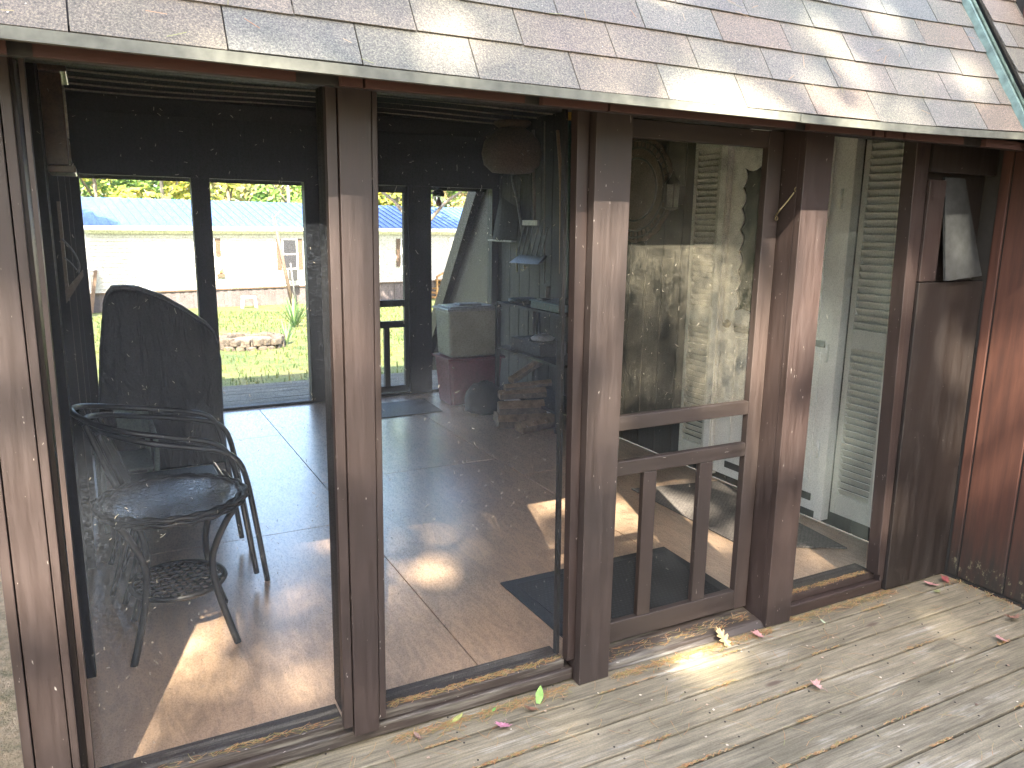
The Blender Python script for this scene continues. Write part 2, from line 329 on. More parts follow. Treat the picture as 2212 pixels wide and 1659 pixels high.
def weave_mat(name, a, b2, sx, sy):
    m, n, l, b = nodes(name)
    v = mapped(n, l, (1, 1, 1)); br = n.new("ShaderNodeTexBrick"); l.new(v, br.inputs['Vector'])
    br.inputs['Scale'].default_value = 1; br.inputs['Brick Width'].default_value = sx; br.inputs['Row Height'].default_value = sy
    br.inputs['Mortar Size'].default_value = sy*0.22; br.inputs['Color1'].default_value = (*a, 1); br.inputs['Color2'].default_value = (*[x*0.8 for x in a], 1); br.inputs['Mortar'].default_value = (*b2, 1)
    f = noise(n, l, v, 60, 4, 0.7); rf = ramp(n, [(0.3, 0.7), (0.7, 1.3)]); l.new(f, rf.inputs[0])
    c = mixc(n, l, 1.0, br.outputs[0], rf.outputs[0], 'MULTIPLY')
    l.new(c, b.inputs['Base Color']); b.inputs['Roughness'].default_value = 0.85
    bump(n, l, b, br.outputs[1], -0.6, 0.004)
    return m
M['mat_rib'] = weave_mat('ribbed grey brown mat', (0.17, 0.15, 0.135), (0.075, 0.068, 0.062), 0.03, 0.012)
M['mat_waffle'] = weave_mat('waffle rubber mat', (0.028, 0.033, 0.038), (0.013, 0.015, 0.017), 0.02, 0.02)
def wavy_glass():
    m, n, l, b = nodes('rippled black table glass')
    w_ = n.new("ShaderNodeTexWave"); w_.inputs['Scale'].default_value = 22; w_.inputs['Distortion'].default_value = 3; w_.inputs['Detail'].default_value = 2; w_.inputs['Detail Scale'].default_value = 3
    w_.bands_direction = 'Y'
    l.new(mapped(n, l, (1, 1, 1), (0, 0, 0.2)), w_.inputs['Vector'])
    b.inputs['Base Color'].default_value = (0.05, 0.06, 0.075, 1); b.inputs['Roughness'].default_value = 0.08
    b.inputs['Specular IOR Level'].default_value = 1.0; b.inputs['Coat Weight'].default_value = 1.0; b.inputs['Coat Roughness'].default_value = 0.05; b.inputs['Coat IOR'].default_value = 2.5
    b.inputs['Metallic'].default_value = 0.0
    bump(n, l, b, w_.outputs[1], 0.45, 0.0025)
    return m
M['table_glass'] = wavy_glass()
M['table_glass'].node_tree.nodes['Principled BSDF'].inputs['Base Color'].default_value = (0.14, 0.155, 0.18, 1)

# ------------------------------------------------------------------ geometry helpers
class MB:
    def __init__(self): self.bm = bmesh.new(); self.cur = 0
    def hexa(self, lo, hi):
        """lo, hi: four corners each (same winding)"""
        vs = [self.bm.verts.new(p) for p in list(lo)+list(hi)]
        for f in ((3, 2, 1, 0), (4, 5, 6, 7), (0, 1, 5, 4), (1, 2, 6, 5), (2, 3, 7, 6), (3, 0, 4, 7)):
            fc = self.bm.faces.new([vs[i] for i in f]); fc.material_index = self.cur
        return self
    def box(self, x0, x1, y0, y1, z0, z1):
        return self.hexa([(x0, y0, z0), (x1, y0, z0), (x1, y1, z0), (x0, y1, z0)], [(x0, y0, z1), (x1, y0, z1), (x1, y1, z1), (x0, y1, z1)])
    def post(self, xb0, xb1, xt0, xt1, y0, y1, z0, z1):
        return self.hexa([(xb0, y0, z0), (xb1, y0, z0), (xb1, y1, z0), (xb0, y1, z0)], [(xt0, y0, z1), (xt1, y0, z1), (xt1, y1, z1), (xt0, y1, z1)])
    def obox(self, c, ax, ay, az, hx, hy, hz):
        c = Vector(c); ax, ay, az = Vector(ax)*hx, Vector(ay)*hy, Vector(az)*hz
        lo = [c-ax-ay-az, c+ax-ay-az, c+ax+ay-az, c-ax+ay-az]; hi = [p+2*az for p in lo]
        return self.hexa(lo, hi)
    def tube(self, pts, r, seg=8, closed=False, smooth=True):
        pts = [Vector(p) for p in pts]; rr = r if hasattr(r, '__len__') else [r]*len(pts)
        rings = []; prev = None
        for i, p in enumerate(pts):
            a = pts[i-1] if i else (pts[-1] if closed else p); bq = pts[(i+1) % len(pts)] if (i < len(pts)-1 or closed) else p
            t = (bq-a).normalized()
            if prev is None: u = t.orthogonal().normalized()
            else: u = (prev - t*prev.dot(t)).normalized()
            prev = u; v = t.cross(u)
            rings.append([self.bm.verts.new(p+(u*math.cos(2*math.pi*k/seg)+v*math.sin(2*math.pi*k/seg))*rr[i]) for k in range(seg)])
        n = len(rings)
        for i in range(n if closed else n-1):
            A, B = rings[i], rings[(i+1) % n]
            for k in range(seg):
                f = self.bm.faces.new((A[k], A[(k+1) % seg], B[(k+1) % seg], B[k])); f.smooth = smooth; f.material_index = self.cur
        if not closed:
            for rg in (rings[0][::-1], rings[-1]):
                f = self.bm.faces.new(rg); f.material_index = self.cur
        return self
    def prism(self, outline, d, thick):
        """closed outline (3D points), extruded by vector d*thick"""
        d = Vector(d)*thick; a = [self.bm.verts.new(Vector(p)) for p in outline]; b = [self.bm.verts.new(Vector(p)+d) for p in outline]
        n = len(a)
        for i in range(n):
            f = self.bm.faces.new((a[i], a[(i+1) % n], b[(i+1) % n], b[i])); f.material_index = self.cur
        f = self.bm.faces.new(a[::-1]); f.material_index = self.cur
        f = self.bm.faces.new(b); f.material_index = self.cur
        return self
    def quad(self, *p):
        f = self.bm.faces.new([self.bm.verts.new(q) for q in p]); f.material_index = self.cur; return self
    def lathe(self, prof, c=(0, 0, 0), seg=24, smooth=True):
        rings = []
        for r, z in prof:
            rings.append([self.bm.verts.new((c[0]+r*math.cos(2*math.pi*k/seg), c[1]+r*math.sin(2*math.pi*k/seg), c[2]+z)) for k in range(seg)])
        for i in range(len(rings)-1):
            for k in range(seg):
                f = self.bm.faces.new((rings[i][k], rings[i][(k+1) % seg], rings[i+1][(k+1) % seg], rings[i+1][k])); f.smooth = smooth; f.material_index = self.cur
        for rg, rv in ((rings[0], True), (rings[-1], False)):
            f = self.bm.faces.new(rg[::-1] if rv else rg); f.material_index = self.cur
        return self
    def build(self, name, mats, parent=None, bevel=0, label=None, normals=True):
        if normals: bmesh.ops.recalc_face_normals(self.bm, faces=self.bm.faces)
        me = bpy.data.meshes.new(name); self.bm.to_mesh(me); self.bm.free()
        for m in (mats if isinstance(mats, (list, tuple)) else [mats]): me.materials.append(m)
        o = bpy.data.objects.new(name, me); C.objects.link(o)
        if parent is not None:
            o.parent = parent
            if parent.type == 'EMPTY': o.matrix_parent_inverse = Matrix.Translation(parent.location).inverted()
        if bevel:
            b = o.modifiers.new('bevel', 'BEVEL'); b.width = bevel; b.segments = 2; b.limit_method = 'ANGLE'; b.angle_limit = R(40)
        if label: o['label'] = label
        return o
def thing(name, label, cat, loc=(0, 0, 0), group=None):
    o = bpy.data.objects.new(name, None); C.objects.link(o); o.location = loc; o.empty_display_size = 0.1
    o['label'] = label; o['category'] = cat
    if group: o['group'] = group
    bpy.context.view_layer.update()
    return o
def tag(o, label, cat, group=None):
    o['label'] = label; o['category'] = cat
    if group: o['group'] = group
    return o
def struct(o, kind='structure'): o['kind'] = kind; return o
def arc(c, r, a0, a1, n, plane='xy'):
    out = []
    for i in range(n+1):
        a = a0+(a1-a0)*i/n
        out.append((c[0]+r*math.cos(a), c[1]+r*math.sin(a), c[2]) if plane == 'xy' else (c[0]+r*math.cos(a), c[1], c[2]+r*math.sin(a)))
    return out
def smooth_path(P, n=6):
    P = [Vector(p) for p in P]; out = []
    for i in range(len(P)-1):
        p0 = P[max(i-1, 0)]; p1 = P[i]; p2 = P[i+1]; p3 = P[min(i+2, len(P)-1)]
        for k in range(n):
            t = k/n
            out.append(0.5*((2*p1)+(p2-p0)*t+(2*p0-5*p1+4*p2-p3)*t*t+(3*p1-p0-3*p2+p3)*t**3))
    out.append(P[-1]); return out

# ------------------------------------------------------------------ setting: ground, decks, floor
def gz(y): return -0.45-0.05*(y-8) if y > 8 else -0.45
m = MB()
ys = [-60, -10, 0, 4, 8, 20, 40, 60, 130, 300]
for i in range(len(ys)-1):
    a, b = ys[i], ys[i+1]; za, zb = gz(min(a, 60)), gz(min(b, 60))
    m.quad((-300, a, za), (300, a, za), (300, b, zb), (-300, b, zb))
bmesh.ops.remove_doubles(m.bm, verts=m.bm.verts, dist=0.001)
struct(m.build('lawn', M['lawn']))

# near deck: boards along X
m = MB(); y = 2.2; k = 0
edges = [2.235, 2.155, 2.015, 1.865, 1.727, 1.590, 1.452, 1.312, 1.173, 1.035, 0.9, 0.76, 0.62, 0.48, 0.34, 0.2, 0.06, -0.08, -0.22, -0.36, -0.5]
for i in range(len(edges)-1):
    y1, y0 = edges[i]-0.005, edges[i+1]+0.005
    dz = random.uniform(-0.0015, 0.0015)
    m.box(-0.30+random.uniform(-.01, .01), 3.432, y0, y1, -0.035, dz)
struct(m.build('deck', M['deck'], bevel=0.003))
m = MB(); m.box(-0.28, 3.43, -0.5, 2.22, -0.10, -0.055)
for x in (0.1, 0.5, 0.9, 1.3, 1.7, 2.1, 2.5, 2.9, 3.3): m.box(x-.02, x+.02, -0.5, 2.2, -0.055, -0.036)
struct(m.build('deck_joists', M['gap']))
m = MB()
for i in range(len(edges)-1):
    for x in (0.1, 0.5, 0.9, 1.3, 1.7, 2.1, 2.5, 2.9, 3.3):
        for yy in (edges[i+1]+.03, edges[i]-.03): m.lathe([(.0035, 0), (.0035, .0012)], (x+random.uniform(-.008, .008), yy+random.uniform(-.005, .005), .0008), 7, False)
struct(m.build('deck_screws', M['gap']))
# far deck beyond the porch
m = MB()
for i in range(7):
    y0 = 6.985+i*0.142; m.box(-1.6, 3.7, y0, y0+0.136, -0.045, -0.008+random.uniform(-.001, .001))
struct(m.build('back_deck', M['deck'], bevel=0.003))
# porch floor: painted plywood sheets
m = MB(); g = 0.003
cols = [(-0.165, 1.12, [2.19, 3.95, 5.9, 6.93]), (1.12, 2.335, [2.19, 4.66, 6.93]), (2.335, 3.437, [2.19, 4.27, 6.7, 6.93])]
for x0, x1, yy in cols:
    for a, b in zip(yy[:-1], yy[1:]): m.box(x0+g, x1-g, a+g, b-g, -0.03, 0)
struct(m.build('floor', M['floor']))
m = MB(); m.box(-0.165, 3.437, 2.24, 6.93, -0.09, -0.06); struct(m.build('subfloor', M['gap']))

# ------------------------------------------------------------------ cabin: end wall of the house with door and shutters
cabin = thing('cabin', 'red brown A-frame cabin with vertical plank siding standing beyond the deck corner', 'cabin', (3.44, 4.5, 0))
m = MB(); ygs = [2.09, 2.038, 1.826, 1.63, 1.43, 1.23, 1.03, 0.83, 0.63, 0.43, 0.2]
for a, b in zip(ygs[:-1], ygs[1:]): m.hexa([(3.44, b+.004, 0.012), (3.50, b+.004, .012), (3.50, a-.004, .012), (3.44, a-.004, .012)],
                                           [(3.44+.0, b+.004, 2.6), (3.50, b+.004, 2.6), (3.50, a-.004, 2.6), (3.44, a-.004, 2.6)])
m.build('siding', M['siding'], cabin, bevel=0.004)
m = MB(); m.box(3.448, 3.52, 0.2, 2.2, -0.1, 2.62); m.build('wall_backing', M['gap'], cabin)
# inner wall behind the porch: dark vertical planks
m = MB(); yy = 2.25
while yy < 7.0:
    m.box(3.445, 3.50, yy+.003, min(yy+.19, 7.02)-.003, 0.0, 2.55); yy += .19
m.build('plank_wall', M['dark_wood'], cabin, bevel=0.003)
# the A-frame's rake showing beyond the far screen
m = MB()
m.hexa([(3.44, 6.98, -.4), (3.5, 6.98, -.4), (3.5, 9.02, -.4), (3.44, 9.02, -.4)], [(3.44, 6.98, 2.25), (3.5, 6.98, 2.25), (3.5, 7.03, 2.25), (3.44, 7.03, 2.25)])
m.build('gable_wall', M['moss_wood'], cabin)
m = MB(); m.hexa([(3.36, 8.90, -.4), (3.435, 8.90, -.4), (3.435, 9.14, -.4), (3.36, 9.14, -.4)], [(3.36, 6.99, 2.2), (3.435, 6.99, 2.2), (3.435, 7.19, 2.2), (3.36, 7.19, 2.2)])
m.build('rake_board', M['moss_wood'], cabin)
# storm door
door = MB(); door.box(3.405, 3.444, 2.84, 3.675, 0.06, 2.10)
door = door.build('door', M['white_paint'], cabin, bevel=.003)
m = MB()
m.box(3.385, 3.444, 3.68, 3.755, 0.03, 2.155); m.box(3.385, 3.444, 2.785, 2.835, 0.03, 2.155); m.box(3.383, 3.443, 2.837, 3.678, 2.104, 2.155)
m.box(3.375, 3.384, 3.69, 3.70, 0.06, 2.14)
m.build('door_frame', M['white_paint'], cabin, bevel=.004)
# glazed opening with scalloped trim
m = MB(); m.box(3.398, 3.4045, 2.96, 3.59, 1.06, 2.0); m.build('glass', M['dark_glass'], door)
m = MB(); O = [(2.885, 1.03), (3.575, 1.03), (3.575, 2.04), (2.885, 2.04)]
inner = []
def scal(p, q, n, depth, nrm):
    out = []
    for i in range(n):
        for k in range(6):
            t = (i+k/6)/n; s = abs(math.sin(math.pi*k/6))
            out.append((p[0]+(q[0]-p[0])*t+nrm[0]*depth*s, p[1]+(q[1]-p[1])*t+nrm[1]*depth*s))
    return out
inner = scal((2.995, 1.10), (3.565, 1.10), 4, .018, (0, 1))+scal((3.565, 1.10), (3.565, 1.95), 7, .03, (-1, 0))+scal((3.565, 1.95), (2.995, 1.95), 4, .03, (0, -1))+scal((2.995, 1.95), (2.995, 1.10), 7, .03, (1, 0))
def ray_box(p):
    c = (3.28, 1.535); dx, dy = p[0]-c[0], p[1]-c[1]; s = min(.355/abs(dx) if dx else 9, .505/abs(dy) if dy else 9); return (c[0]+dx*s, c[1]+dy*s)
n_ = len(inner)
for i in range(n_):
    a, b = inner[i], inner[(i+1) % n_]; A, B = ray_box(a), ray_box(b)
    m.hexa([(3.388, *a), (3.388, *b), (3.388, *B), (3.388, *A)], [(3.397, *a), (3.397, *b), (3.397, *B), (3.397, *A)])
m.build('scalloped_trim', M['white_paint'], door)
for a, b in ((.975, 1.01), (.115, .155)):
    m = MB(); m.box(3.397, 3.4045, 2.88, 3.56, a, b); m.build('shadow_reveal', M['black_plastic'], door)
m = MB()
for a, b, c, d in ((2.90, 3.55, .93, .945), (2.90, 3.55, .215, .23), (2.90, 2.915, .23, .93), (3.535, 3.55, .23, .93)): m.box(3.397, 3.4045, a, b, c, d)
m.build('panel_molding', M['white_paint'], door, bevel=.002)
for z in (.42, .95, 1.75):
    m = MB(); m.tube([(3.392, 2.855, z-.05), (3.392, 2.855, z+.05)], .008); m.build('hinge', M['white_paint'], door)
m = MB(); m.lathe([(.0, 0), (.022, 0.005), (.028, .02), (.02, .035), (0.001, .04)], (0, 0, 0), 12)
for v in m.bm.verts: v.co = Vector((3.395-v.co.z, 3.60+v.co.y, 1.02+v.co.x))
m.build('door_knob', M['brass'], door)
# shutters
def shutter(y0, y1, z0, z1, label):
    s = MB(); f = .032
    s.box(3.415, 3.444, y0, y0+f, z0, z1); s.box(3.415, 3.444, y1-f, y1, z0, z1)
    zm = z0+(z1-z0)*0.47
    for a, b in ((z0, z0+.11), (zm-.05, zm+.05), (z1-.07, z1)): s.box(3.4153, 3.4437, y0+f, y1-f, a, b)
    o = s.build('shutter', M['shutter'], cabin, bevel=.003, label=label)
    for a, b in ((z0+.11, zm-.05), (zm+.05, z1-.07)):
        lv = MB()
        n = int((b-a)/.036)
        for i in range(n):
            z = a+(b-a)*(i+.5)/n
            lv.obox((3.43, (y0+y1)/2, z), (math.cos(.95), 0, -math.sin(.95)), (0, 1, 0), (math.sin(.95), 0, math.cos(.95)), .023, (y1-y0)/2-f, .003)
        lv.build('louvres', M['shutter'], o)
shutter(3.775, 4.03, .08, 2.145, 'louvred shutter on the far side of the house door')
shutter(2.495, 2.755, .09, 2.12, 'louvred shutter on the near side of the house door')

# ------------------------------------------------------------------ screened porch
porch = thing('screened_porch', 'dark brown screened porch with shingled eave along the weathered deck', 'porch', (1.6, 2.1, 0))
ZT = 1.96
# left corner post
p = MB(); p.post(-.275, -.252, -.262, -.240, 2.09, 2.22, -.42, ZT); p.post(-.249, -.170, -.237, -.165, 2.093, 2.22, -.42, ZT); p.post(-.167, -.150, -.162, -.140, 2.0905, 2.13, -.1, ZT)
p.build('corner_post', M['brown'], porch, bevel=.002)
p = MB(); p.post(-.133, -.120, -.122, -.112, 2.108, 2.155, 0.05, ZT); p.build('screen_stop', M['brown'], porch)
p = MB(); p.box(-.166, -.134, 2.135, 2.26, -.44, ZT); p.build('stud', M['brown'], porch)
# middle post
p = MB(); p.post(.545, .573, .549, .577, 2.096, 2.125, .088, ZT); p.post(.576, .653, .580, .669, 2.090, 2.125, .057, ZT); p.post(.656, .678, .672, .687, 2.096, 2.125, .088, ZT)
p.build('post', M['brown'], porch, bevel=.002)
p = MB(); p.post(.560, .665, .565, .675, 2.17, 2.26, .09, ZT); p.build('stud', M['dark_wood'], porch)
# post beside the screen door
p = MB(); p.post(1.382, 1.507, 1.375, 1.512, 2.085, 2.118, .004, ZT); p.build('post', M['door_wood'], porch, bevel=.002)
p = MB(); p.post(1.352, 1.381, 1.328, 1.372, 2.119, 2.155, .09, ZT); p.post(1.383, 1.505, 1.376, 1.505, 2.119, 2.2, .004, ZT); p.build('stud', M['brown'], porch, bevel=.0015)
p = MB(); p.post(1.338, 1.352, 1.318, 1.327, 2.175, 2.195, .09, ZT); p.build('stud', M['dark_wood'], porch)
# post right of the door
p = MB(); p.post(2.279, 2.415, 2.274, 2.416, 2.088, 2.118, .006, ZT); p.build('post', M['brown'], porch, bevel=.002)
p = MB(); p.post(2.280, 2.400, 2.275, 2.400, 2.1185, 2.26, .006, ZT); p.build('stud', M['brown'], porch, bevel=.0015)
# frame of the right bay and the plank panel at the corner
p = MB(); p.post(2.958, 2.985, 2.895, 2.925, 2.10, 2.16, .09, ZT); p.post(2.988, 3.010, 2.928, 2.992, 2.108, 2.14, .05, ZT); p.build('post', M['brown'], porch, bevel=.002)
p = MB(); p.box(3.395, 3.436, 2.27, 2.39, 0, 2.4); p.build('stud', M['dark_wood'], porch)
p = MB(); p.post(3.016, 3.434, 3.000, 3.434, 2.094, 2.13, .008, 1.385); p.build('corner_panel', M['panel'], porch, bevel=.003)
p = MB(); p.post(3.000, 3.105, 2.997, 3.10, 2.096, 2.13, 1.390, 1.80); p.build('trim_board', M['brown'], porch, bevel=.002)
p = MB(); p.box(2.998, 3.434, 2.10, 2.13, 1.83, ZT); p.box(3.0, 3.434, 2.15, 2.16, 1.38, 1.95); p.build('trim_board', M['panel'], porch)
p = MB(); p.hexa([(3.12, 2.062, 1.392), (3.365, 2.062, 1.410), (3.365, 2.072, 1.410), (3.12, 2.072, 1.392)], [(3.135, 2.13, 1.815), (3.27, 2.13, 1.815), (3.27, 2.14, 1.815), (3.135, 2.14, 1.815)])
p.build('hatch_flap', plain('grey plywood flap', (0.024, 0.026, 0.026), .6, var=.35, scale=30), porch, label='grey tapering flap hanging above the corner panel')
# sills
for a, b in ((-.13, 1.378),):
    p = MB(); p.box(a, b, 2.122, 2.19, .012, .054); p.build('sill', M['sill'], porch, bevel=.004)
    p = MB(); p.box(-.119, .556, 2.136, 2.24, .055, .088); p.box(.668, 1.350, 2.136, 2.24, .055, .088); p.build('sill', M['sill'], porch, bevel=.003)
p = MB(); p.box(2.418, 3.012, 2.112, 2.19, .004, .054); p.build('sill', M['brown_x'], porch, bevel=.005)
p = MB(); p.box(2.418, 2.985, 2.136, 2.24, .055, .088); p.build('sill', M['brown_x'], porch, bevel=.004)
p = MB(); p.hexa([(1.512, 2.112, .003), (2.30, 2.094, .003), (2.272, 2.27, .003), (1.512, 2.27, .003)], [(1.512, 2.118, .030), (2.272, 2.118, .030), (2.272, 2.27, .052), (1.512, 2.27, .052)])
p.build('threshold', M['sill'], porch, bevel=.004)
# top plate and eave
p = MB(); p.box(-.3, 3.435, 2.135, 2.25, 1.955, 2.10); p.build('top_plate', M['dark_wood'], porch)
def zsoff(x): return 1.938+.004*x
p = MB()
segs = [(-.9, -.125), (-.085, .43), (.53, .585), (.588, 1.02), (1.07, 1.28), (1.285, 2.0), (2.06, 2.36), (2.37, 2.42), (2.43, 2.52), (2.53, 2.86), (2.99, 3.42)]
for a, b in segs: p.box(a+.002, b-.002, 1.885, 1.905, 1.910, 1.938)
p.build('fascia_board', M['soffit'], porch)
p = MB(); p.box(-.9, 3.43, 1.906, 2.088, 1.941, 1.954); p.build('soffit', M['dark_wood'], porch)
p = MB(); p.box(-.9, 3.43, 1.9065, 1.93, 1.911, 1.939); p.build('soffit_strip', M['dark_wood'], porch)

# roof: A-frame pitch of 59 degrees, porch slope in front
TH = R(59); U = Vector((0, math.cos(TH), math.sin(TH))); NR = Vector((0, -math.sin(TH), math.cos(TH)))
E0 = Vector((0, 1.85, 1.948))
roof = MB()
def sag(x): return .021*((x-2)/1.2)**2 if x > 2 else (.005*min(1.5, (1-x)/1.1)**2 if x < 1 else 0)
def P(x, s, h): return Vector((x, 0, sag(x)))+E0+U*s+NR*h
SL = 5.2
def Pf(x, s, h): return Vector((x, 0, 0))+E0+U*s+NR*h
roof.hexa([Pf(-2.5, 0.03, -.05), Pf(3.62, .03, -.05), Pf(3.62, SL, -.05), Pf(-2.5, SL, -.05)], [Pf(-2.5, 0.03, -.006), Pf(3.62, .03, -.006), Pf(3.62, SL, -.006), Pf(-2.5, SL, -.006)])
# far slope
U2 = Vector((0, -math.cos(TH), math.sin(TH))); N2 = Vector((0, math.sin(TH), math.cos(TH))); E2 = Vector((0, 7.2, 1.93))
def P2(x, s, h): return Vector((x, 0, 0))+E2+U2*s+N2*h
roof.hexa([P2(-2.5, 0, -.05), P2(3.62, 0, -.05), P2(3.62, SL, -.05), P2(-2.5, SL, -.05)], [P2(-2.5, 0, -.006), P2(3.62, 0, -.006), P2(3.62, SL, -.006), P2(-2.5, SL, -.006)])
roof = roof.build('roof', M['dark_wood'], porch)
EXP = .1225; TW = .2945
def tabs(x_lo, x_hi, n0, n1, off0, lift, m):
    for k in range(n0, n1):
        off = off0+(TW/2 if k % 2 else 0)+random.uniform(-.006, .006)
        i0 = math.floor((x_lo-off)/TW)
        i = i0
        while off+i*TW < x_hi:
            a = max(off+i*TW+.0018, x_lo); b = min(off+(i+1)*TW-.0018, x_hi); i += 1
            if b-a < .01: continue
            s0 = k*EXP+random.uniform(-.0015, .0015); s1 = (k+1)*EXP+.03
            h = .0065+random.uniform(0, .0015)+lift
            sk = random.uniform(-.0015, .0015)
            m.hexa([P(a, s0, h-.004), P(b, s0+sk, h-.004), P(b, s1, -.003+lift), P(a, s1, -.003+lift)], [P(a, s0, h), P(b, s0+sk, h), P(b, s1, .0005+lift), P(a, s1, .0005+lift)])
m = MB(); tabs(-2.4, 3.16, 0, 26, .284, 0, m)
m.build('shingles', M['shingle'], roof)
m = MB(); tabs(3.21, 3.6, -3, 26, .20, .045, m)
m.build('shingles', M['shingle'], roof, label='shingles of the main roof beyond the green flashing')
m = MB(); m.hexa([P(3.20, -.3, -.02), P(3.62, -.3, -.02), P(3.62, SL, -.02), P(3.20, SL, -.02)], [P(3.20, -.3, .04), P(3.62, -.3, .04), P(3.62, SL, .04), P(3.20, SL, .04)])
m.build('roof_overlay', M['tar'], roof)
m = MB(); m.hexa([P(3.155, -.02, .004), P(3.178, -.02, .004), P(3.178, SL, .004), P(3.155, SL, .004)], [P(3.160, -.02, .028), P(3.174, -.02, .028), P(3.174, SL, .028), P(3.160, SL, .028)])
m.tube([P(3.185, -.02, .03), P(3.185, 2.2, .032), P(3.185, SL, .03)], .007)
m.build('flashing', M['patina'], roof, label='pale green corroded flashing strip running up the roof')
m = MB(); m.tube([P(3.197, -.02, .045), P(3.197, SL, .045)], .006); m.build('flashing_edge', M['tar'], roof)
m = MB(); m.hexa([P(2.93, .86, .006), P(3.01, .84, .006), P(3.03, 1.1, .006), P(2.93, 1.1, .006)], [P(2.94, .87, .05), P(3.0, .85, .05), P(3.02, 1.1, .05), P(2.94, 1.1, .05)])
m.build('roof_bracket', M['rust'], roof)
# drip edge: two overlapping lengths
def drip(x0, x1, dy, dz):
    m = MB(); n = 14
    for i in range(n):
        a = x0+(x1-x0)*i/n; b = x0+(x1-x0)*(i+1)/n
        f = lambda x: dz+.0005+sag(x)
        za, zb = 1.9385+f(a), 1.9385+f(b); y0 = 1.838+dy; y1 = 1.846+dy
        m.hexa([(a, y0, za-.014), (b, y0, zb-.014), (b, y1, zb-.014), (a, y1, za-.014)], [(a, y0, za+.009), (b, y0, zb+.009), (b, y1, zb+.009), (a, y1, za+.009)])
        m.hexa([(a, y0-.004, za-.016), (b, y0-.004, zb-.016), (b, y0+.012, zb-.016), (a, y0+.012, za-.016)], [(a, y0-.004, za-.013), (b, y0-.004, zb-.013), (b, y0+.012, zb-.013), (a, y0+.012, za-.013)])
        m.hexa([(a, y1+.0002, za+.0035), (b, y1+.0002, zb+.0035), (b, y1+.085, zb+.0035), (a, y1+.085, za+.0035)], [(a, y1+.0002, za+.0055), (b, y1+.0002, zb+.0055), (b, y1+.085, zb+.0055), (a, y1+.085, za+.0055)])
    bmesh.ops.remove_doubles(m.bm, verts=m.bm.verts, dist=1e-5)
    return m
drip(-1.2, 1.98, 0, 0).build('drip_edge', M['drip'], roof)
drip(1.965, 3.43, -.005, -.002).build('drip_edge', M['drip'], roof)

# ceiling boards with pale strips painting in the light on their edges
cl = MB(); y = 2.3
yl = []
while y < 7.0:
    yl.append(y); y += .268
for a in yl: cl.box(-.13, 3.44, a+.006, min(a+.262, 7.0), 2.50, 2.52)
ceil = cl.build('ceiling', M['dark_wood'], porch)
M['strip'] = plain('painted ceiling edge light', (0.42, 0.37, 0.30), .8)
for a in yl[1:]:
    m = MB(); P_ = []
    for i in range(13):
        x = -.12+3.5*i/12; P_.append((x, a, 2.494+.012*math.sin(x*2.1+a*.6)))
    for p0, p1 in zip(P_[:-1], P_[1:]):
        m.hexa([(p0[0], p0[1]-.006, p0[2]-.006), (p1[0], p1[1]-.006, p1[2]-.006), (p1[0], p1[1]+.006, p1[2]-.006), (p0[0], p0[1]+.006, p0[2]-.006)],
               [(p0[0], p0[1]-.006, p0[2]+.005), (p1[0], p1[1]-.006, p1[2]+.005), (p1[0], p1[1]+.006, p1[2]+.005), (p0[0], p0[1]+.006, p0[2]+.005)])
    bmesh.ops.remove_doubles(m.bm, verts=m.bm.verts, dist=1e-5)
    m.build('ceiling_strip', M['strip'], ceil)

# left side wall with studs
lw = MB(); yy = 2.26
while yy < 6.9:
    lw.box(-.20, -.166, yy+.002, min(yy+.2, 6.98)-.002, -.45, 2.6); yy += .2
lw = lw.build('side_wall', M['dark_wood'], porch)
m = MB()
for y0 in (2.9, 3.9, 4.9, 5.9): m.box(-.164, -.128, y0, y0+.038, 0, 2.5)
m.build('wall_stud', M['dark_wood'], lw)
for y0, x1 in ((3.9, -.1265), (4.9, -.1265)):
    m = MB(); m.box(-.1279, x1, y0, y0+.006, 0, 1.75); m.build('wall_batten', M['raw_wood'], lw)

# back wall
bw = MB()
YB0, YB1 = 6.87, 6.965
bw.box(-.20, 3.44, YB0, YB1, 1.925, 2.6)
bw.build('back_beam', M['dark_wood'], porch)
bw = MB(); bw.box(-.20, 3.44, YB0, YB1, -.02, .022); bw.build('back_beam', M['dark_wood'], porch)
for x0, x1, nm in ((-.20, -.085, 'back_post'), (.697, .838, 'back_post'), (1.592, 1.80, 'back_post'), (2.528, 2.745, 'back_post'), (3.372, 3.438, 'back_post')):
    m = MB(); m.box(x0, x1, YB0-.004, YB1+.004, .0225, 1.9245); m.build(nm, M['dark_wood'], porch)
for x0, x1 in ((-.085, .697), (.838, 1.592), (2.745, 3.372)):
    m = MB(); m.quad((x0, 6.93, .022), (x1, 6.93, .022), (x1, 6.93, 1.925), (x0, 6.93, 1.925)); m.build('back_screen', M['screen_back'], porch)
bd = MB(); bd.box(1.81, 1.88, 6.885, 6.93, .03, 1.92); bd.box(2.485, 2.522, 6.885, 6.93, .03, 1.92)
bd.box(1.881, 2.484, 6.886, 6.929, .835, .895); bd.box(1.881, 2.484, 6.886, 6.929, .64, .70); bd.box(1.881, 2.484, 6.886, 6.929, .03, .09); bd.box(1.881, 2.484, 6.886, 6.929, 1.86, 1.92)
bd.box(2.285, 2.335, 6.888, 6.927, .091, .639); bd.box(2.05, 2.10, 6.888, 6.927, .091, .639)
bd = bd.build('back_screen_door', M['dark_wood'], porch)
m = MB(); m.quad((1.85, 6.915, .05), (2.51, 6.915, .05), (2.51, 6.915, 1.9), (1.85, 6.915, 1.9)); m.build('screen', M['screen_back'], bd)

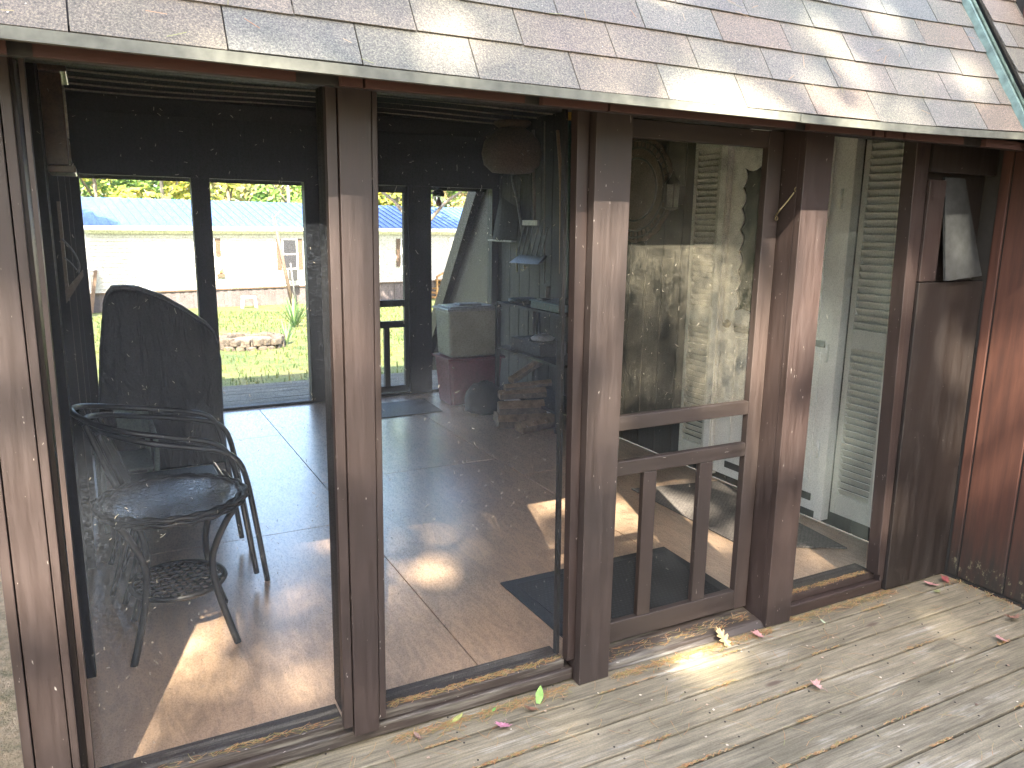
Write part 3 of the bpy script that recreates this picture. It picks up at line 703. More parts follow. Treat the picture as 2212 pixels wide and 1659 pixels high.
# front screens
def scr(x0, x1, xt0, xt1, y, z0, z1, mat, parent=porch, name='screen', label=None):
    m = MB(); nx, nz = 1, 1
    m.quad((x0, y, z0), (x1, y, z0), (xt1, y, z1), (xt0, y, z1)); return m.build(name, mat, parent, label=label)
scr(-.135, .562, -.13, .566, 2.168, .085, 1.958, M['screen'], label='left screen bay')
scr(.66, 1.36, .67, 1.36, 2.168, .085, 1.958, M['screen'], label='middle screen bay')
scr(2.41, 2.96, 2.41, 2.90, 2.168, .085, 1.958, M['screen_right'], label='right screen bay')

# screen door
sdoor = MB()
sdoor.post(1.512, 1.560, 1.515, 1.566, 2.19, 2.22, .060, 1.945)
sdoor.post(2.196, 2.264, 2.196, 2.268, 2.19, 2.22, .060, 1.945)
sdoor = sdoor.build('screen_door', M['door_wood'], porch, bevel=.002, label='brown wooden screen door with two rails and two pickets')
for a, b in ((.885, .938), (.716, .770), (.062, .142), (1.885, 1.944)):
    m = MB(); m.box(1.561, 2.1955, 2.191, 2.219, a, b); m.build('door_rail', M['door_wood_x'], sdoor, bevel=.003)
for x0, x1 in ((1.706, 1.766), (1.972, 2.036)):
    m = MB(); m.box(x0, x1, 2.193, 2.217, .1425, .7155); m.build('picket', M['door_wood'], sdoor, bevel=.003)
scr(1.555, 2.205, 1.555, 2.205, 2.224, .912, 1.93, M['screen_door'], sdoor, label='dusty upper screen panel of the door')
scr(1.555, 2.205, 1.555, 2.205, 2.224, .10, .910, M['screen_low'], sdoor, label='clearer lower screen panel of the door')
hk = MB(); hk.tube(smooth_path([(2.258, 2.183, 1.655), (2.240, 2.175, 1.640), (2.236, 2.16, 1.655), (2.246, 2.15, 1.675), (2.262, 2.14, 1.70), (2.276, 2.128, 1.728)]), .0026, 6)
hk.tube(arc((2.279, 2.122, 1.738), .008, 0, 2*math.pi, 10, 'xz')[:-1], .0022, 6, closed=True); hk.tube([(2.287, 2.122, 1.738), (2.298, 2.116, 1.738)], .0022, 6)
hk.tube(arc((2.254, 2.182, 1.634), .007, 0, 2*math.pi, 10, 'xz')[:-1], .0020, 6, closed=True)
hk.build('hook_latch', M['brass'], sdoor)

# ------------------------------------------------------------------ things inside the porch
# wicker side table
T = (0.175, 3.10)
tb = thing('side_table', 'round black wicker side table with rippled glass top and lower shelf', 'side table', (T[0], T[1], 0))
m = MB()
for a in (0,):
    for rr_, zz, tw in ((.253, .555, 0), (.262, .563, 1), (.262, .545, 2), (.245, .562, 3)):
        m.tube([(T[0]+(rr_+.005*math.sin(i*1.7+tw))*math.cos(i*2*math.pi/72), T[1]+(rr_+.005*math.sin(i*1.7+tw))*math.sin(i*2*math.pi/72), zz+.003*math.cos(i*1.7+tw)) for i in range(72)], .0095, 6, closed=True)
m.build('rim', M['wicker'], tb)
m = MB(); m.lathe([(.243, 0), (.243, .006)], (T[0], T[1], .556), 48, False); m.build('glass_top', M['table_glass'], tb)
m = MB(); R2 = .168; zs = .222
m.tube([(T[0]+R2*math.cos(i*2*math.pi/48), T[1]+R2*math.sin(i*2*math.pi/48), zs) for i in range(48)], .011, 6, closed=True)
def lattice(m, R2, z, n, rad, ang, phase=0):
    for i in range(n):
        t = -R2+2*R2*(i+.5)/n; h = math.sqrt(max(R2*R2-t*t, 0))
        ca, sa = math.cos(ang), math.sin(ang); K = 14
        m.tube([(T[0]+ca*t-sa*(-h+2*h*k/K), T[1]+sa*t+ca*(-h+2*h*k/K), z+.0035*math.sin(k*math.pi+i)) for k in range(K+1)], rad, 5)
lattice(m, R2, zs, 12, .0045, .25); lattice(m, R2, zs+.002, 9, .0055, .25+math.pi/2)
m.build('lower_shelf', M['wicker'], tb)
for ax, ay in ((-.182, -.188), (.182, -.182), (-.167, .18), (.185, .185)):
    m = MB(); s = lambda f, z: (T[0]+ax*f, T[1]+ay*f, z)
    m.tube(smooth_path([s(1.06, .545), s(.93, .50), s(.72, .40), s(.63, .32), s(.68, .22), s(.84, .10), s(1.0, 0.0)], 5), [.013]*30+[.013], 8)
    m.build('leg', M['wicker'], tb)
# stacked hoop chairs
def hoop_chair(dx, dz, label):
    t = thing('hoop_armchair', label, 'chair', (.25+dx, 3.62, dz if dz > .03 else 0), 'black armchairs stacked behind the side table')
    h = [(.560, 3.42, 0.0), (.52, 3.40, .30), (.490, 3.40, .50), (.455, 3.40, .590), (.385, 3.40, .637), (.26, 3.40, .668), (.12, 3.405, .700), (.0, 3.44, .735), (-.085, 3.52, .768), (-.105, 3.62, .775),
         (-.08, 3.74, .762), (.0, 3.83, .735), (.12, 3.865, .708), (.26, 3.87, .685), (.40, 3.87, .655), (.465, 3.87, .615), (.50, 3.87, .52), (.53, 3.87, .30), (.565, 3.86, 0.0)]
    h = [(x+dx, y, (z+dz) if z > .01 else z+dz) for x, y, z in h]
    m = MB(); m.tube(smooth_path(h, 5), .0125, 8); m.build('hoop_frame', M['black_metal'], t)
    for ys_ in (3.455, 3.80):
        m = MB(); m.tube(smooth_path([(-.06+dx, ys_, .745+dz), (.0+dx, ys_, .56+dz), (.06+dx, ys_, .36+dz), (.04+dx, ys_, .2+dz), (-.02+dx, ys_, .0+dz)], 5), .0115, 8)
        m.build('rear_leg', M['black_metal'], t)
    m = MB()
    for k in range(9):
        yk = 3.50+k*.032; m.tube(smooth_path([(-.08+dx, yk, .745+dz), (-.01+dx, yk, .58+dz), (.05+dx, yk, .42+dz)], 3), .006, 5)
    m.build('back_slats', M['wicker'], t)
    m = MB(); m.box(.045+dx, .455+dx, 3.43, 3.84, .385+dz, .405+dz); m.build('seat', M['wicker'], t, bevel=.008)
    m = MB(); m.tube([(.455+dx, 3.41, .398+dz), (.47+dx, 3.64, .39+dz), (.455+dx, 3.86, .398+dz)], .012, 8); m.build('seat_bar', M['black_metal'], t); m = MB(); m.tube([(.06+dx, 3.44, .395+dz), (.06+dx, 3.83, .395+dz)], .01); m.build('seat_bar', M['black_metal'], t)
    return t
hoop_chair(0.0, 0.0, 'black metal hoop armchair, lower one of the stacked pair on the floor')
hoop_chair(-.045, .046, 'black metal hoop armchair nested on top of the stacked pair')
# green chair
gc = thing('green_chair', 'pale green tubular garden chair by the left wall behind the black armchairs', 'chair', (.03, 4.5, 0))
def gl(x, y, y2, name='leg'):
    m = MB(); m.tube(smooth_path([(x, y2, .46), (x, y-.02, .475), (x+.004, y-.06, .45), (x+.006, y-.05, .38), (x, y, .2), (x, y-.02, 0.0)], 5), .0135, 8); m.build(name, M['green_metal'], gc)
gl(-.075, 4.36, 4.75); gl(.185, 4.50, 4.8)
for x, y in ((-.10, 4.78), (.165, 4.85)):
    m = MB(); m.tube([(x, y, .0), (x, y, .40)], .0135, 8); m.build('leg', M['green_metal'], gc)
m = MB(); m.box(-.09, .17, 4.42, 4.80, .29, .305); m.build('seat', M['green_cloth'], gc, bevel=.006)
m = MB(); m.hexa([(.02, 4.70, .41), (.21, 4.70, .41), (.21, 4.73, .41), (.02, 4.73, .41)], [(.0, 4.76, .56), (.17, 4.76, .55), (.17, 4.79, .55), (.0, 4.79, .56)]); m.build('backrest', M['green_cloth'], gc, bevel=.01)
# covered folded table
cv = thing('covered_table', 'tall folded table under a black cover with a rounded top, by the left wall', 'covered table', (.3, 5.4, 0))
ol = [(-.10, 0), (-.083, .396), (-.045, .80), (-.005, 1.06), (.02, 1.13), (.055, 1.172), (.12, 1.176), (.205, 1.165), (.33, 1.113), (.457, 1.03), (.52, .98), (.588, .926), (.628, .87), (.645, .80), (.66, .70), (.655, .56), (.648, .32), (.66, .12), (.668, 0)]
m = MB(); m.prism([(x, 5.335, z) for x, z in ol], (0, 1, 0), .13); o = m.build('cover', M['cover'], cv, bevel=.02)
m = MB()
for (x0, z0), (x1, z1) in zip(ol[3:13], ol[4:14]): m.hexa([(x0, 5.35, z0+.002), (x1, 5.35, z1+.002), (x1, 5.455, z1+.002), (x0, 5.455, z0+.002)], [(x0, 5.35, z0+.022), (x1, 5.35, z1+.022), (x1, 5.455, z1+.022), (x0, 5.455, z0+.022)])
bmesh.ops.remove_doubles(m.bm, verts=m.bm.verts, dist=1e-5)
m.build('cover_rim', M['cover_edge'], cv)  # paler rim puts the highlight along the cover's top into its colour
# wall clock
ck = thing('wall_clock', 'dark wooden pendulum clock hanging high on the left wall', 'clock', (-.12, 3.15, 1.72))
m = MB(); m.box(-.126, -.062, 3.06, 3.30, 1.77, 2.06); m.build('case', M['clock_wood'], ck, bevel=.004)
m = MB(); m.box(-.126, -.045, 3.03, 3.33, 2.0605, 2.085); m.build('cornice', M['clock_wood'], ck, bevel=.004)
m = MB(); m.box(-.126, -.045, 3.04, 3.32, 1.745, 1.7695); m.build('base', M['clock_wood'], ck, bevel=.004)
m = MB(); m.lathe([(.085, 0), (.085, .004)], (0, 0, 0), 24, False)
for v in m.bm.verts: v.co = Vector((-.0615+v.co.z, 3.18+v.co.x, 1.95+v.co.y))
m.build('dial', M['clock_face'], ck)
m = MB(); m.box(-.0615, -.058, 3.10, 3.26, 1.785, 1.80); m.box(-.0615, -.058, 3.10, 3.26, 1.85, 1.86); m.box(-.0615, -.058, 3.10, 3.11, 1.8, 1.85); m.box(-.0615, -.058, 3.25, 3.26, 1.8, 1.85); m.build('door_trim', M['raw_wood'], ck)
m = MB(); m.box(-.0615, -.06, 3.175, 3.183, 1.95, 2.01); m.box(-.0615, -.06, 3.18, 3.22, 1.946, 1.953); m.build('hands', M['black_plastic'], ck)
wb = thing('wall_bracket', 'small pale wooden corner bracket with wire on the left wall under the clock', 'bracket', (-.12, 3.4, 1.3))
m = MB(); m.box(-.127, -.115, 3.52, 3.56, 1.28, 1.66); m.build('upright', M['raw_wood'], wb)
m = MB(); m.prism([(-.127, 3.5, 1.32), (-.06, 3.5, 1.40), (-.06, 3.5, 1.375), (-.127, 3.5, 1.27)], (0, 1, 0), .03); m.build('brace', M['raw_wood'], wb)
m = MB(); m.tube(smooth_path([(-.12, 3.5, 1.52), (-.085, 3.5, 1.47), (-.07, 3.5, 1.42), (-.075, 3.5, 1.39)]), .004, 6); m.tube(smooth_path([(-.12, 3.5, 1.45), (-.1, 3.5, 1.43), (-.08, 3.5, 1.40)]), .003, 6); m.build('wire', M['steel'], wb)

# bins
def bin_(name, label, cx, cy, wx, wy, z0, z1, taper, mat, rim, cat='storage bin'):
    t = thing(name, label, cat, (cx, cy, z0)); m = MB(); a = taper
    m.hexa([(cx-wx/2+a, cy-wy/2+a, z0), (cx+wx/2-a, cy-wy/2+a, z0), (cx+wx/2-a, cy+wy/2-a, z0), (cx-wx/2+a, cy+wy/2-a, z0)],
           [(cx-wx/2, cy-wy/2, z1), (cx+wx/2, cy-wy/2, z1), (cx+wx/2, cy+wy/2, z1), (cx-wx/2, cy+wy/2, z1)])
    m.build('body', mat, t, bevel=.025)
    m = MB(); m.box(cx-wx/2-.018, cx+wx/2+.018, cy-wy/2-.018, cy+wy/2+.018, z1-.012, z1+.012); m.build('rim', rim, t, bevel=.008)
    return t
bin_('maroon_tote', 'maroon plastic storage tote on the floor under the grey tote', 2.90, 6.37, .52, .36, 0, .425, .03, M['maroon'], M['maroon'])
gb = bin_('grey_tote', 'cloudy grey plastic tote with pale lid stacked on the maroon tote', 2.885, 6.37, .49, .34, .438, .86, .02, M['bin_gray'], M['bin_lid'])
m = MB(); m.box(2.66, 3.10, 6.22, 6.52, .8725, .885); m.box(2.78, 3.0, 6.3, 6.44, .8855, .90); m.build('lid', M['bin_lid'], gb, bevel=.006)
# bag
m = MB(); m.lathe([(.12, 0), (.165, .03), (.175, .10), (.15, .18), (.10, .235), (.05, .25), (.001, .255)], (2.86, 5.95, 0), 20)
for v in m.bm.verts: v.co += Vector((random.uniform(-.022, .022), random.uniform(-.022, .022), random.uniform(-.02, .02) if v.co.z > .01 else 0))
tag(m.build('trash_bag', M['bag']), 'lumpy black plastic bag in front of the maroon tote', 'bag')
# firewood
logs = [((2.72, 5.42, .05), (3.16, 5.30, .045), .065, 'split log at the floor, back left of the woodpile'), ((2.80, 5.20, .045), (3.20, 5.28, .05), .055, 'pale split log lying lowest and nearest in the woodpile'),
        ((2.74, 5.44, .155), (3.10, 5.33, .16), .06, 'split log in the second layer of the woodpile'), ((2.76, 5.52, .06), (3.2, 5.5, .06), .06, 'dark split log at the back of the woodpile'),
        ((2.76, 5.47, .255), (3.14, 5.38, .265), .045, 'flat split log in the third layer of the woodpile'), ((2.80, 5.45, .315), (3.2, 5.40, .335), .035, 'thin flat log near the top of the woodpile'),
        ((2.83, 5.40, .38), (3.22, 5.52, .53), .035, 'narrow log leaning upward on top of the woodpile')]
for a, b, r_, lab in logs:
    a, b = Vector(a), Vector(b); t = (b-a).normalized(); s = t.cross(Vector((0, 0, 1))).normalized(); u = s.cross(t)
    m = MB(); prof = [(-1, -.7), (.9, -.8), (1.05, .1), (.2, .85), (-.9, .5)]; prof = [(x+random.uniform(-.12, .12), y+random.uniform(-.12, .12)) for x, y in prof]
    m.prism([a+(s*x+u*y)*r_ for x, y in prof], t, (b-a).length); m.bm.faces.ensure_lookup_table()
    m.bm.faces[0].material_index = 1; m.bm.faces[1].material_index = 1
    o = m.build('firewood_log', [M['log'], M['bark_dark']], bevel=.006); tag(o, lab, 'log', 'split logs piled on the porch floor')
# rack with shelf items
rk = thing('storage_rack', 'dark open storage rack against the plank wall behind the woodpile', 'rack', (3.25, 5.6, 0))
for x, y in ((3.06, 5.05), (3.06, 6.1), (3.42, 5.05), (3.42, 6.1)):
    m = MB(); m.box(x-.015, x+.015, y-.015, y+.015, 0, .93); m.build('leg', M['dark_wood'], rk)
for z in (.15, .52, .915):
    m = MB(); m.box(3.05, 3.43, 5.04, 6.11, z, z+.02); m.build('shelf', M['dark_wood'] if z != .52 else M['black_metal'], rk)
m = MB(); m.box(3.10, 3.36, 5.42, 5.92, .541, .65); tag(m.build('cardboard_box', plain('dark carton', (.05, .055, .06), .7), bevel=.006), 'low dark box on the middle shelf of the rack', 'box')
m = MB(); m.lathe([(.02, 0), (.09, .01), (.10, .03), (.06, .055), (.001, .06)], (3.2, 5.55, .651), 16); tag(m.build('cloth_bundle', M['bin_lid']), 'pale crumpled cloth on the low dark box', 'cloth')
m = MB(); m.box(3.08, 3.38, 5.10, 5.55, .936, .99); m.box(3.07, 3.39, 5.09, 5.56, .9905, 1.003); tag(m.build('teal_box', M['teal'], bevel=.005), 'dark teal lidded box on top of the rack', 'box')
m = MB(); m.lathe([(.13, 0), (.14, .01), (.14, .03), (.12, .035), (.001, .036)], (3.24, 5.95, .936), 20); tag(m.build('round_lid', M['black_plastic']), 'round black lid lying on top of the rack beside the tote', 'lid')
m = MB(); m.box(3.12, 3.2, 5.42, 5.52, 1.004, 1.016); tag(m.build('steel_plate', M['steel']), 'small bright steel plate on the teal box', 'plate')

# wall tools on the plank wall (x ~ 3.38)
def stick(name, label, cat, pts, r_, mat):
    m = MB(); m.tube(smooth_path(pts, 4), r_, 8); return tag(m.build(name, mat), label, cat)
sh = thing('snow_shovel', 'grey snow shovel hanging blade down on the plank wall, left of the rake', 'shovel', (3.38, 6.55, 1.44))
m = MB(); n_ = 10
for i in range(n_):
    def q(j):
        f = j/n_; yw = 6.86-(.50*f); xx = 3.40-.05*math.sin(math.pi*f); return xx, yw
    (xa, ya), (xb, yb) = q(i), q(i+1)
    za = 1.85-.25*abs(i/n_-.42)**1.3; zb = 1.85-.25*abs((i+1)/n_-.42)**1.3
    m.hexa([(xa-.03, ya, 1.445), (xb-.03, yb, 1.455), (xb-.026, yb, 1.455), (xa-.026, ya, 1.445)], [(xa, ya-.06*(i < 5), za), (xb, yb-.06*(i < 4), zb), (xb+.004, yb-.06*(i < 4), zb), (xa+.004, ya-.06*(i < 5), za)])
m.build('blade', plain('dull grey plastic blade', (.020, .021, .018), .9), sh)
m = MB(); m.box(3.325, 3.372, 6.37, 6.86, 1.437, 1.452); m.build('wear_edge', M['steel'], sh)
m = MB(); m.tube(smooth_path([(3.40, 6.30, 1.50), (3.375, 6.37, 1.82), (3.36, 6.43, 1.98), (3.37, 6.46, 2.2), (3.38, 6.44, 2.4)], 5), .012, 8); m.build('handle', M['steel'], sh)
fk = thing('hay_fork', 'steel toothed scoop rake hanging tines down on the plank wall', 'rake', (3.38, 6.05, 1.27))
m = MB(); m.hexa([(3.30, 6.37, 1.255), (3.30, 5.84, 1.265), (3.33, 5.84, 1.265), (3.33, 6.37, 1.255)], [(3.37, 6.30, 1.33), (3.37, 5.82, 1.34), (3.39, 5.82, 1.34), (3.39, 6.30, 1.33)]); m.build('head', M['steel'], fk, bevel=.003)
for k in range(6):
    yk = 6.28-k*.085
    m = MB(); m.tube(smooth_path([(3.34, yk, 1.33), (3.365, yk-.01, 1.45), (3.385, yk-.03, 1.58)]), .006, 6); m.build('tine', M['steel'], fk)
m = MB(); m.box(3.36, 3.385, 5.97, 6.24, 1.59, 1.635); m.build('socket', M['bin_lid'], fk, bevel=.004)
m = MB(); m.tube([(3.375, 6.04, 1.62), (3.38, 6.10, 2.39)], .014, 8); m.build('handle', M['stick_gray'], fk)
stick('broom_handle', 'long tan wooden handle hanging on the plank wall right of the rake', 'handle', [(3.39, 5.71, 2.35), (3.39, 5.64, 1.95), (3.39, 5.60, 1.2)], .015, M['tan_wood'])
stick('green_pole', 'dark green pole hanging beside the tan handle', 'pole', [(3.40, 5.545, 2.41), (3.40, 5.52, 1.9), (3.40, 5.50, 1.0)], .013, plain('green enamel', (.015, .06, .04), .4))
stick('yellow_grip', 'short yellow grip end sticking up above the dark green pole', 'grip', [(3.40, 5.55, 2.41), (3.40, 5.552, 2.50)], .017, plain('yellow grip', (.42, .24, .03), .5))
stick('thin_rod', 'thin dark rod hanging behind the rake handle', 'rod', [(3.41, 5.96, 2.45), (3.41, 5.93, 1.7), (3.41, 5.9, 1.1)], .006, M['stick_gray'])
stick('wall_hook', 'small yellowish curled hook under the steel rake on the wall', 'hook', [(3.40, 6.40, 1.38), (3.39, 6.38, 1.25), (3.39, 6.37, 1.17)], .010, plain('old brass', (.30, .27, .12), .6))
stick('brass_hook', 'tiny curled brass hook to the right under the rake', 'hook', [(3.40, 6.27, 1.22), (3.38, 6.22, 1.235), (3.38, 6.21, 1.205), (3.38, 6.25, 1.19), (3.38, 6.27, 1.20)], .007, M['brass'])
stick('hand_broom', 'short pale brush standing on the rack by the wall', 'brush', [(3.32, 5.68, 1.09), (3.32, 5.69, 1.02), (3.32, 5.70, .937)], .02, M['stick_gray'])
# straw hat bag
hb = thing('straw_basket', 'round brown straw basket with rolled rim hanging from the ceiling by the tools', 'basket', (3.02, 5.75, 2.0))
m = MB(); m.lathe([(.05, .0), (.16, .012), (.225, .07), (.245, .16), (.225, .25), (.17, .315), (.12, .345), (.11, .355)], (3.02, 5.80, 1.995), 28); m.build('body', M['straw'], hb)
m = MB(); m.lathe([(.11, .0), (.145, .025), (.15, .05), (.12, .055), (.1, .05)], (3.02, 5.80, 2.352), 24); m.build('rim', M['straw'], hb)
m = MB(); m.tube([(3.02, 5.8, 2.40), (3.02, 5.8, 2.50)], .004, 6); m.build('cord', M['stick_gray'], hb)
# wicker fan
fan = MB(); c = Vector((3.425, 4.66, 1.85)); nn = 96; outl = []
for i in range(nn):
    a = 2*math.pi*i/nn; rr_ = 1+.035*abs(math.sin(a*9)); outl.append((c.x, c.y+.40*rr_*math.cos(a), c.z+.36*rr_*math.sin(a)))
fan.prism(outl, (1, 0, 0), .012)
fw = fan.build('wicker_fan', M['straw']); tag(fw, 'large scalloped brown wicker disc hanging on the plank wall beside the shutter', 'wicker disc')
m = MB()
for rr_ in (.93, .80, .6):
    m.tube([(c.x-.006, c.y+.40*rr_*math.cos(2*math.pi*i/60), c.z+.36*rr_*math.sin(2*math.pi*i/60)) for i in range(60)], .008, 5, closed=True)
for i in range(44):
    a = 2*math.pi*i/44; m.tube([(c.x-.004, c.y+.40*.8*math.cos(a), c.z+.36*.8*math.sin(a)), (c.x-.004, c.y+.40*.97*math.cos(a), c.z+.36*.97*math.sin(a))], .006, 4)
m.build('woven_rings', M['dark_wood'], fw)
# little lantern by the door
ln = thing('wall_lantern', 'small black wall lantern with glass panes between wicker disc and shutter', 'lantern', (3.36, 4.17, 1.7))
m = MB(); m.lathe([(.012, .0), (.05, .015), (.058, .02)], (3.36, 4.17, 1.70), 6, False); m.build('base', M['black_metal'], ln)
m = MB(); m.lathe([(.06, .0), (.02, .05), (.004, .09)], (3.36, 4.17, 1.868), 6, False); m.build('cap', M['black_metal'], ln)
m = MB(); m.lathe([(.044, .0), (.05, .145)], (3.36, 4.17, 1.721), 6, False); m.build('glass', plain('milky lantern glass', (.35, .36, .33), .15), ln)
m = MB()
for i in range(6):
    a = i*math.pi/3; m.tube([(3.36+.047*math.cos(a), 4.17+.047*math.sin(a), 1.72), (3.36+.054*math.cos(a), 4.17+.054*math.sin(a), 1.868)], .004, 5)
m.box(3.41, 3.444, 4.15, 4.19, 1.74, 1.86); m.build('bars', M['black_metal'], ln)
# outside lamp on back post
ol_ = thing('porch_lamp', 'clear glass jar lamp with reddish bulb on the back post outside', 'lamp', (2.80, 7.06, 1.85))
m = MB(); m.lathe([(.05, -.04), (.06, 0), (.05, .04)], (2.745, 7.03, 1.86), 12); m.build('mount', M['black_metal'], ol_)
m = MB(); m.tube([(2.76, 7.03, 1.87), (2.89, 7.06, 1.875)], .010, 6); m.lathe([(.055, 0), (.062, .02), (.045, .055), (.01, .07)], (2.90, 7.06, 1.845), 8, False); m.build('cap', M['black_metal'], ol_)
gm, n, l, b = nodes('clear lamp glass'); tr = n.new('ShaderNodeBsdfTransparent'); gs = n.new('ShaderNodeBsdfGlossy'); gs.inputs[1].default_value = .05; ms = n.new('ShaderNodeMixShader'); ms.inputs[0].default_value = .18
l.new(tr.outputs[0], ms.inputs[1]); l.new(gs.outputs[0], ms.inputs[2]); l.new(ms.outputs[0], n['Material Output'].inputs[0])
m = MB(); m.lathe([(.048, .0), (.052, .12)], (2.90, 7.06, 1.723), 12); m.build('glass_jar', gm, ol_)
m = MB(); m.lathe([(.004, 0), (.026, .018), (.03, .04), (.014, .07), (.012, .09)], (2.90, 7.06, 1.752), 12); m.build('bulb', plain('amber bulb', (.35, .10, .06), .2), ol_)

# mats
def mat_(name, label, pts, h, m1, border, m2):
    t = MB(); t.prism([(x, y, .002) for x, y in pts], (0, 0, 1), h); t = t.build(name, m1, bevel=.002); tag(t, label, 'door mat')
    if border:
        cx = sum(p[0] for p in pts)/4; cy = sum(p[1] for p in pts)/4
        q = [(x+(cx-x)*border/abs(cx-x)*1.0, y+(cy-y)*border/abs(cy-y)*1.0) for x, y in pts]
        m = MB(); m.prism([(x, y, h+.0025) for x, y in q], (0, 0, 1), .003); m.build('center_panel', m2, t)
mat_('rubber_mat', 'black rubber door mat with raised border just inside the screen door', [(1.50, 2.30), (2.39, 2.34), (2.42, 2.92), (1.49, 2.92)], .008, M['mat_black'], .055, M['mat_waffle'])
mat_('carpet_mat', 'grey brown ribbed mat in front of the white house door', [(2.79, 2.76), (3.26, 2.50), (3.40, 3.60), (2.80, 3.72)], .008, M['mat_rib'], 0, None)
mat_('dark_mat', 'thin dark mat by the back screen door', [(1.66, 6.05), (2.53, 6.09), (2.56, 6.60), (1.68, 6.56)], .006, M['mat_black'], 0, None)

# ------------------------------------------------------------------ litter on the deck
def zdeck(x, y): return .003
m = MB()
def needle(x, y, z, L, a, w_=.0007):
    c = Vector((x, y, z)); d = Vector((math.cos(a), math.sin(a), 0)); s = Vector((-d.y, d.x, 0)); cv_ = random.uniform(-.25, .25)*L
    pts = []
    for k in range(4):
        t = k/3-.5; pts.append(c+d*(L*t)+s*(cv_*(.25-t*t)*2)+Vector((0, 0, random.uniform(0, .0025)+.0012)))
    for p0, p1 in zip(pts[:-1], pts[1:]):
        m.quad(p0-s*w_, p1-s*w_, p1+s*w_, p0+s*w_)
for _ in range(430): needle(random.uniform(-.25, 3.4), 2.10-abs(random.gauss(0, 1))*0.75, .002, random.uniform(.04, .10), random.uniform(0, math.pi))
for _ in range(900):   # drifts along the sill, threshold and cabin wall
    k = random.random()
    if k < .30: x, y, z = random.uniform(.7, 1.35), 2.105-abs(random.gauss(0, .02)), .003
    elif k < .62: x, y, z = random.uniform(1.52, 2.3), 2.085-abs(random.gauss(0, .02)), .004
    elif k < .88: x, y, z = random.uniform(2.42, 3.05), 2.10-abs(random.gauss(0, .022)), .004
    else: x, y, z = 3.42-abs(random.gauss(0, .04)), random.uniform(1.5, 2.05), .004
    needle(x, y, z, random.uniform(.015, .06), random.gauss(0, .6), .0012)
for e in edges[2:9]:   # rows of brown needles filling the gaps
    for _ in range(5):
        x0 = random.uniform(.6, 3.2); L = random.uniform(.03, .12)
        for _ in range(26): needle(x0+random.uniform(-L, L), e+random.uniform(-.004, .004), .001, random.uniform(.012, .03), random.gauss(0, .35), .0012)
for _ in range(760):   # needles on the sill ledges and threshold
    k = random.random()
    if k < .35: x, y, z = random.uniform(.70, 1.34), random.uniform(2.14, 2.165), .0885
    elif k < .5: x, y, z = random.uniform(-.1, .53), random.uniform(2.14, 2.165), .0885
    elif k < .78: x, y, z = random.uniform(2.43, 2.94), random.uniform(2.14, 2.166), .0885
    else:
        x, y = random.uniform(1.53, 2.25), random.uniform(2.125, 2.185); z = .031+(y-2.118)*.15
    needle(x, y, z, random.uniform(.012, .05), random.gauss(0, .5), .0010)
for _ in range(110):   # on the shingles
    s_, x = random.uniform(0, 1.0), random.uniform(-.3, 3.1); L = random.uniform(.02, .06); a = random.uniform(0, 6.28)
    p0 = P(x, s_, .012); d = (Vector((math.cos(a), 0, 0))+U*math.sin(a)).normalized()*L; sdv = NR.cross(d).normalized()*.0009
    if random.random() < .45: s_ = random.uniform(0, .004)
    m.quad(p0-sdv, p0+d-sdv, p0+d+sdv, p0+sdv)
o = m.build('pine_needles', M['needle'], normals=False); o['kind'] = 'stuff'; o['label'] = 'fallen tan and green pine needles scattered on deck, sills and roof'
m = MB()
for _ in range(1100):
    k = random.random(); zz = random.uniform(.1, 1.94); yp = 2.1645
    if k < .36: x = random.uniform(-.12, .54)
    elif k < .70: x = random.uniform(.68, 1.33)
    elif k < .92: x = random.uniform(1.57, 2.18); yp = 2.2205
    else: x = random.uniform(2.43, 2.88)
    L = random.uniform(.0012, .0045)*(2.2 if random.random() < .06 else 1); a = random.gauss(math.pi/2, .8); c = Vector((x, yp, zz)); d = Vector((math.cos(a), 0, math.sin(a)))*L; sd_ = Vector((-d.z, 0, d.x)).normalized()*random.uniform(.0004, .0008)
    bend = sd_*random.uniform(-2, 2)
    m.quad(c-d-sd_, c+bend-sd_, c+bend+sd_, c-d+sd_); m.quad(c+bend-sd_, c+d-sd_, c+d+sd_, c+bend+sd_)
o = m.build('screen_lint', leaf_mat('pale lint', [(.10, .095, .08), (.22, .20, .16), (.14, .13, .11)], .2), normals=False); o['kind'] = 'stuff'; o['label'] = 'pale lint and seed fluff caught in the insect screens'
# small bits
m = MB()
for _ in range(170):
    x, y = random.uniform(-.2, 3.4), random.uniform(.5, 2.1); a = random.uniform(0, 6.28); s_ = random.uniform(.002, .006)
    m.prism([(x+s_*math.cos(a+i*1.5)*random.uniform(.6, 1.4), y+s_*math.sin(a+i*1.5), .003) for i in range(4)], (0, 0, 1), .001)
o = m.build('leaf_bits', leaf_mat('leaf crumbs', [(.07, .03, .02), (.5, .45, .35), (.2, .10, .06), (.55, .5, .42)], .1)); o['kind'] = 'stuff'; o['label'] = 'tiny crumbs of leaf and bark on the deck'

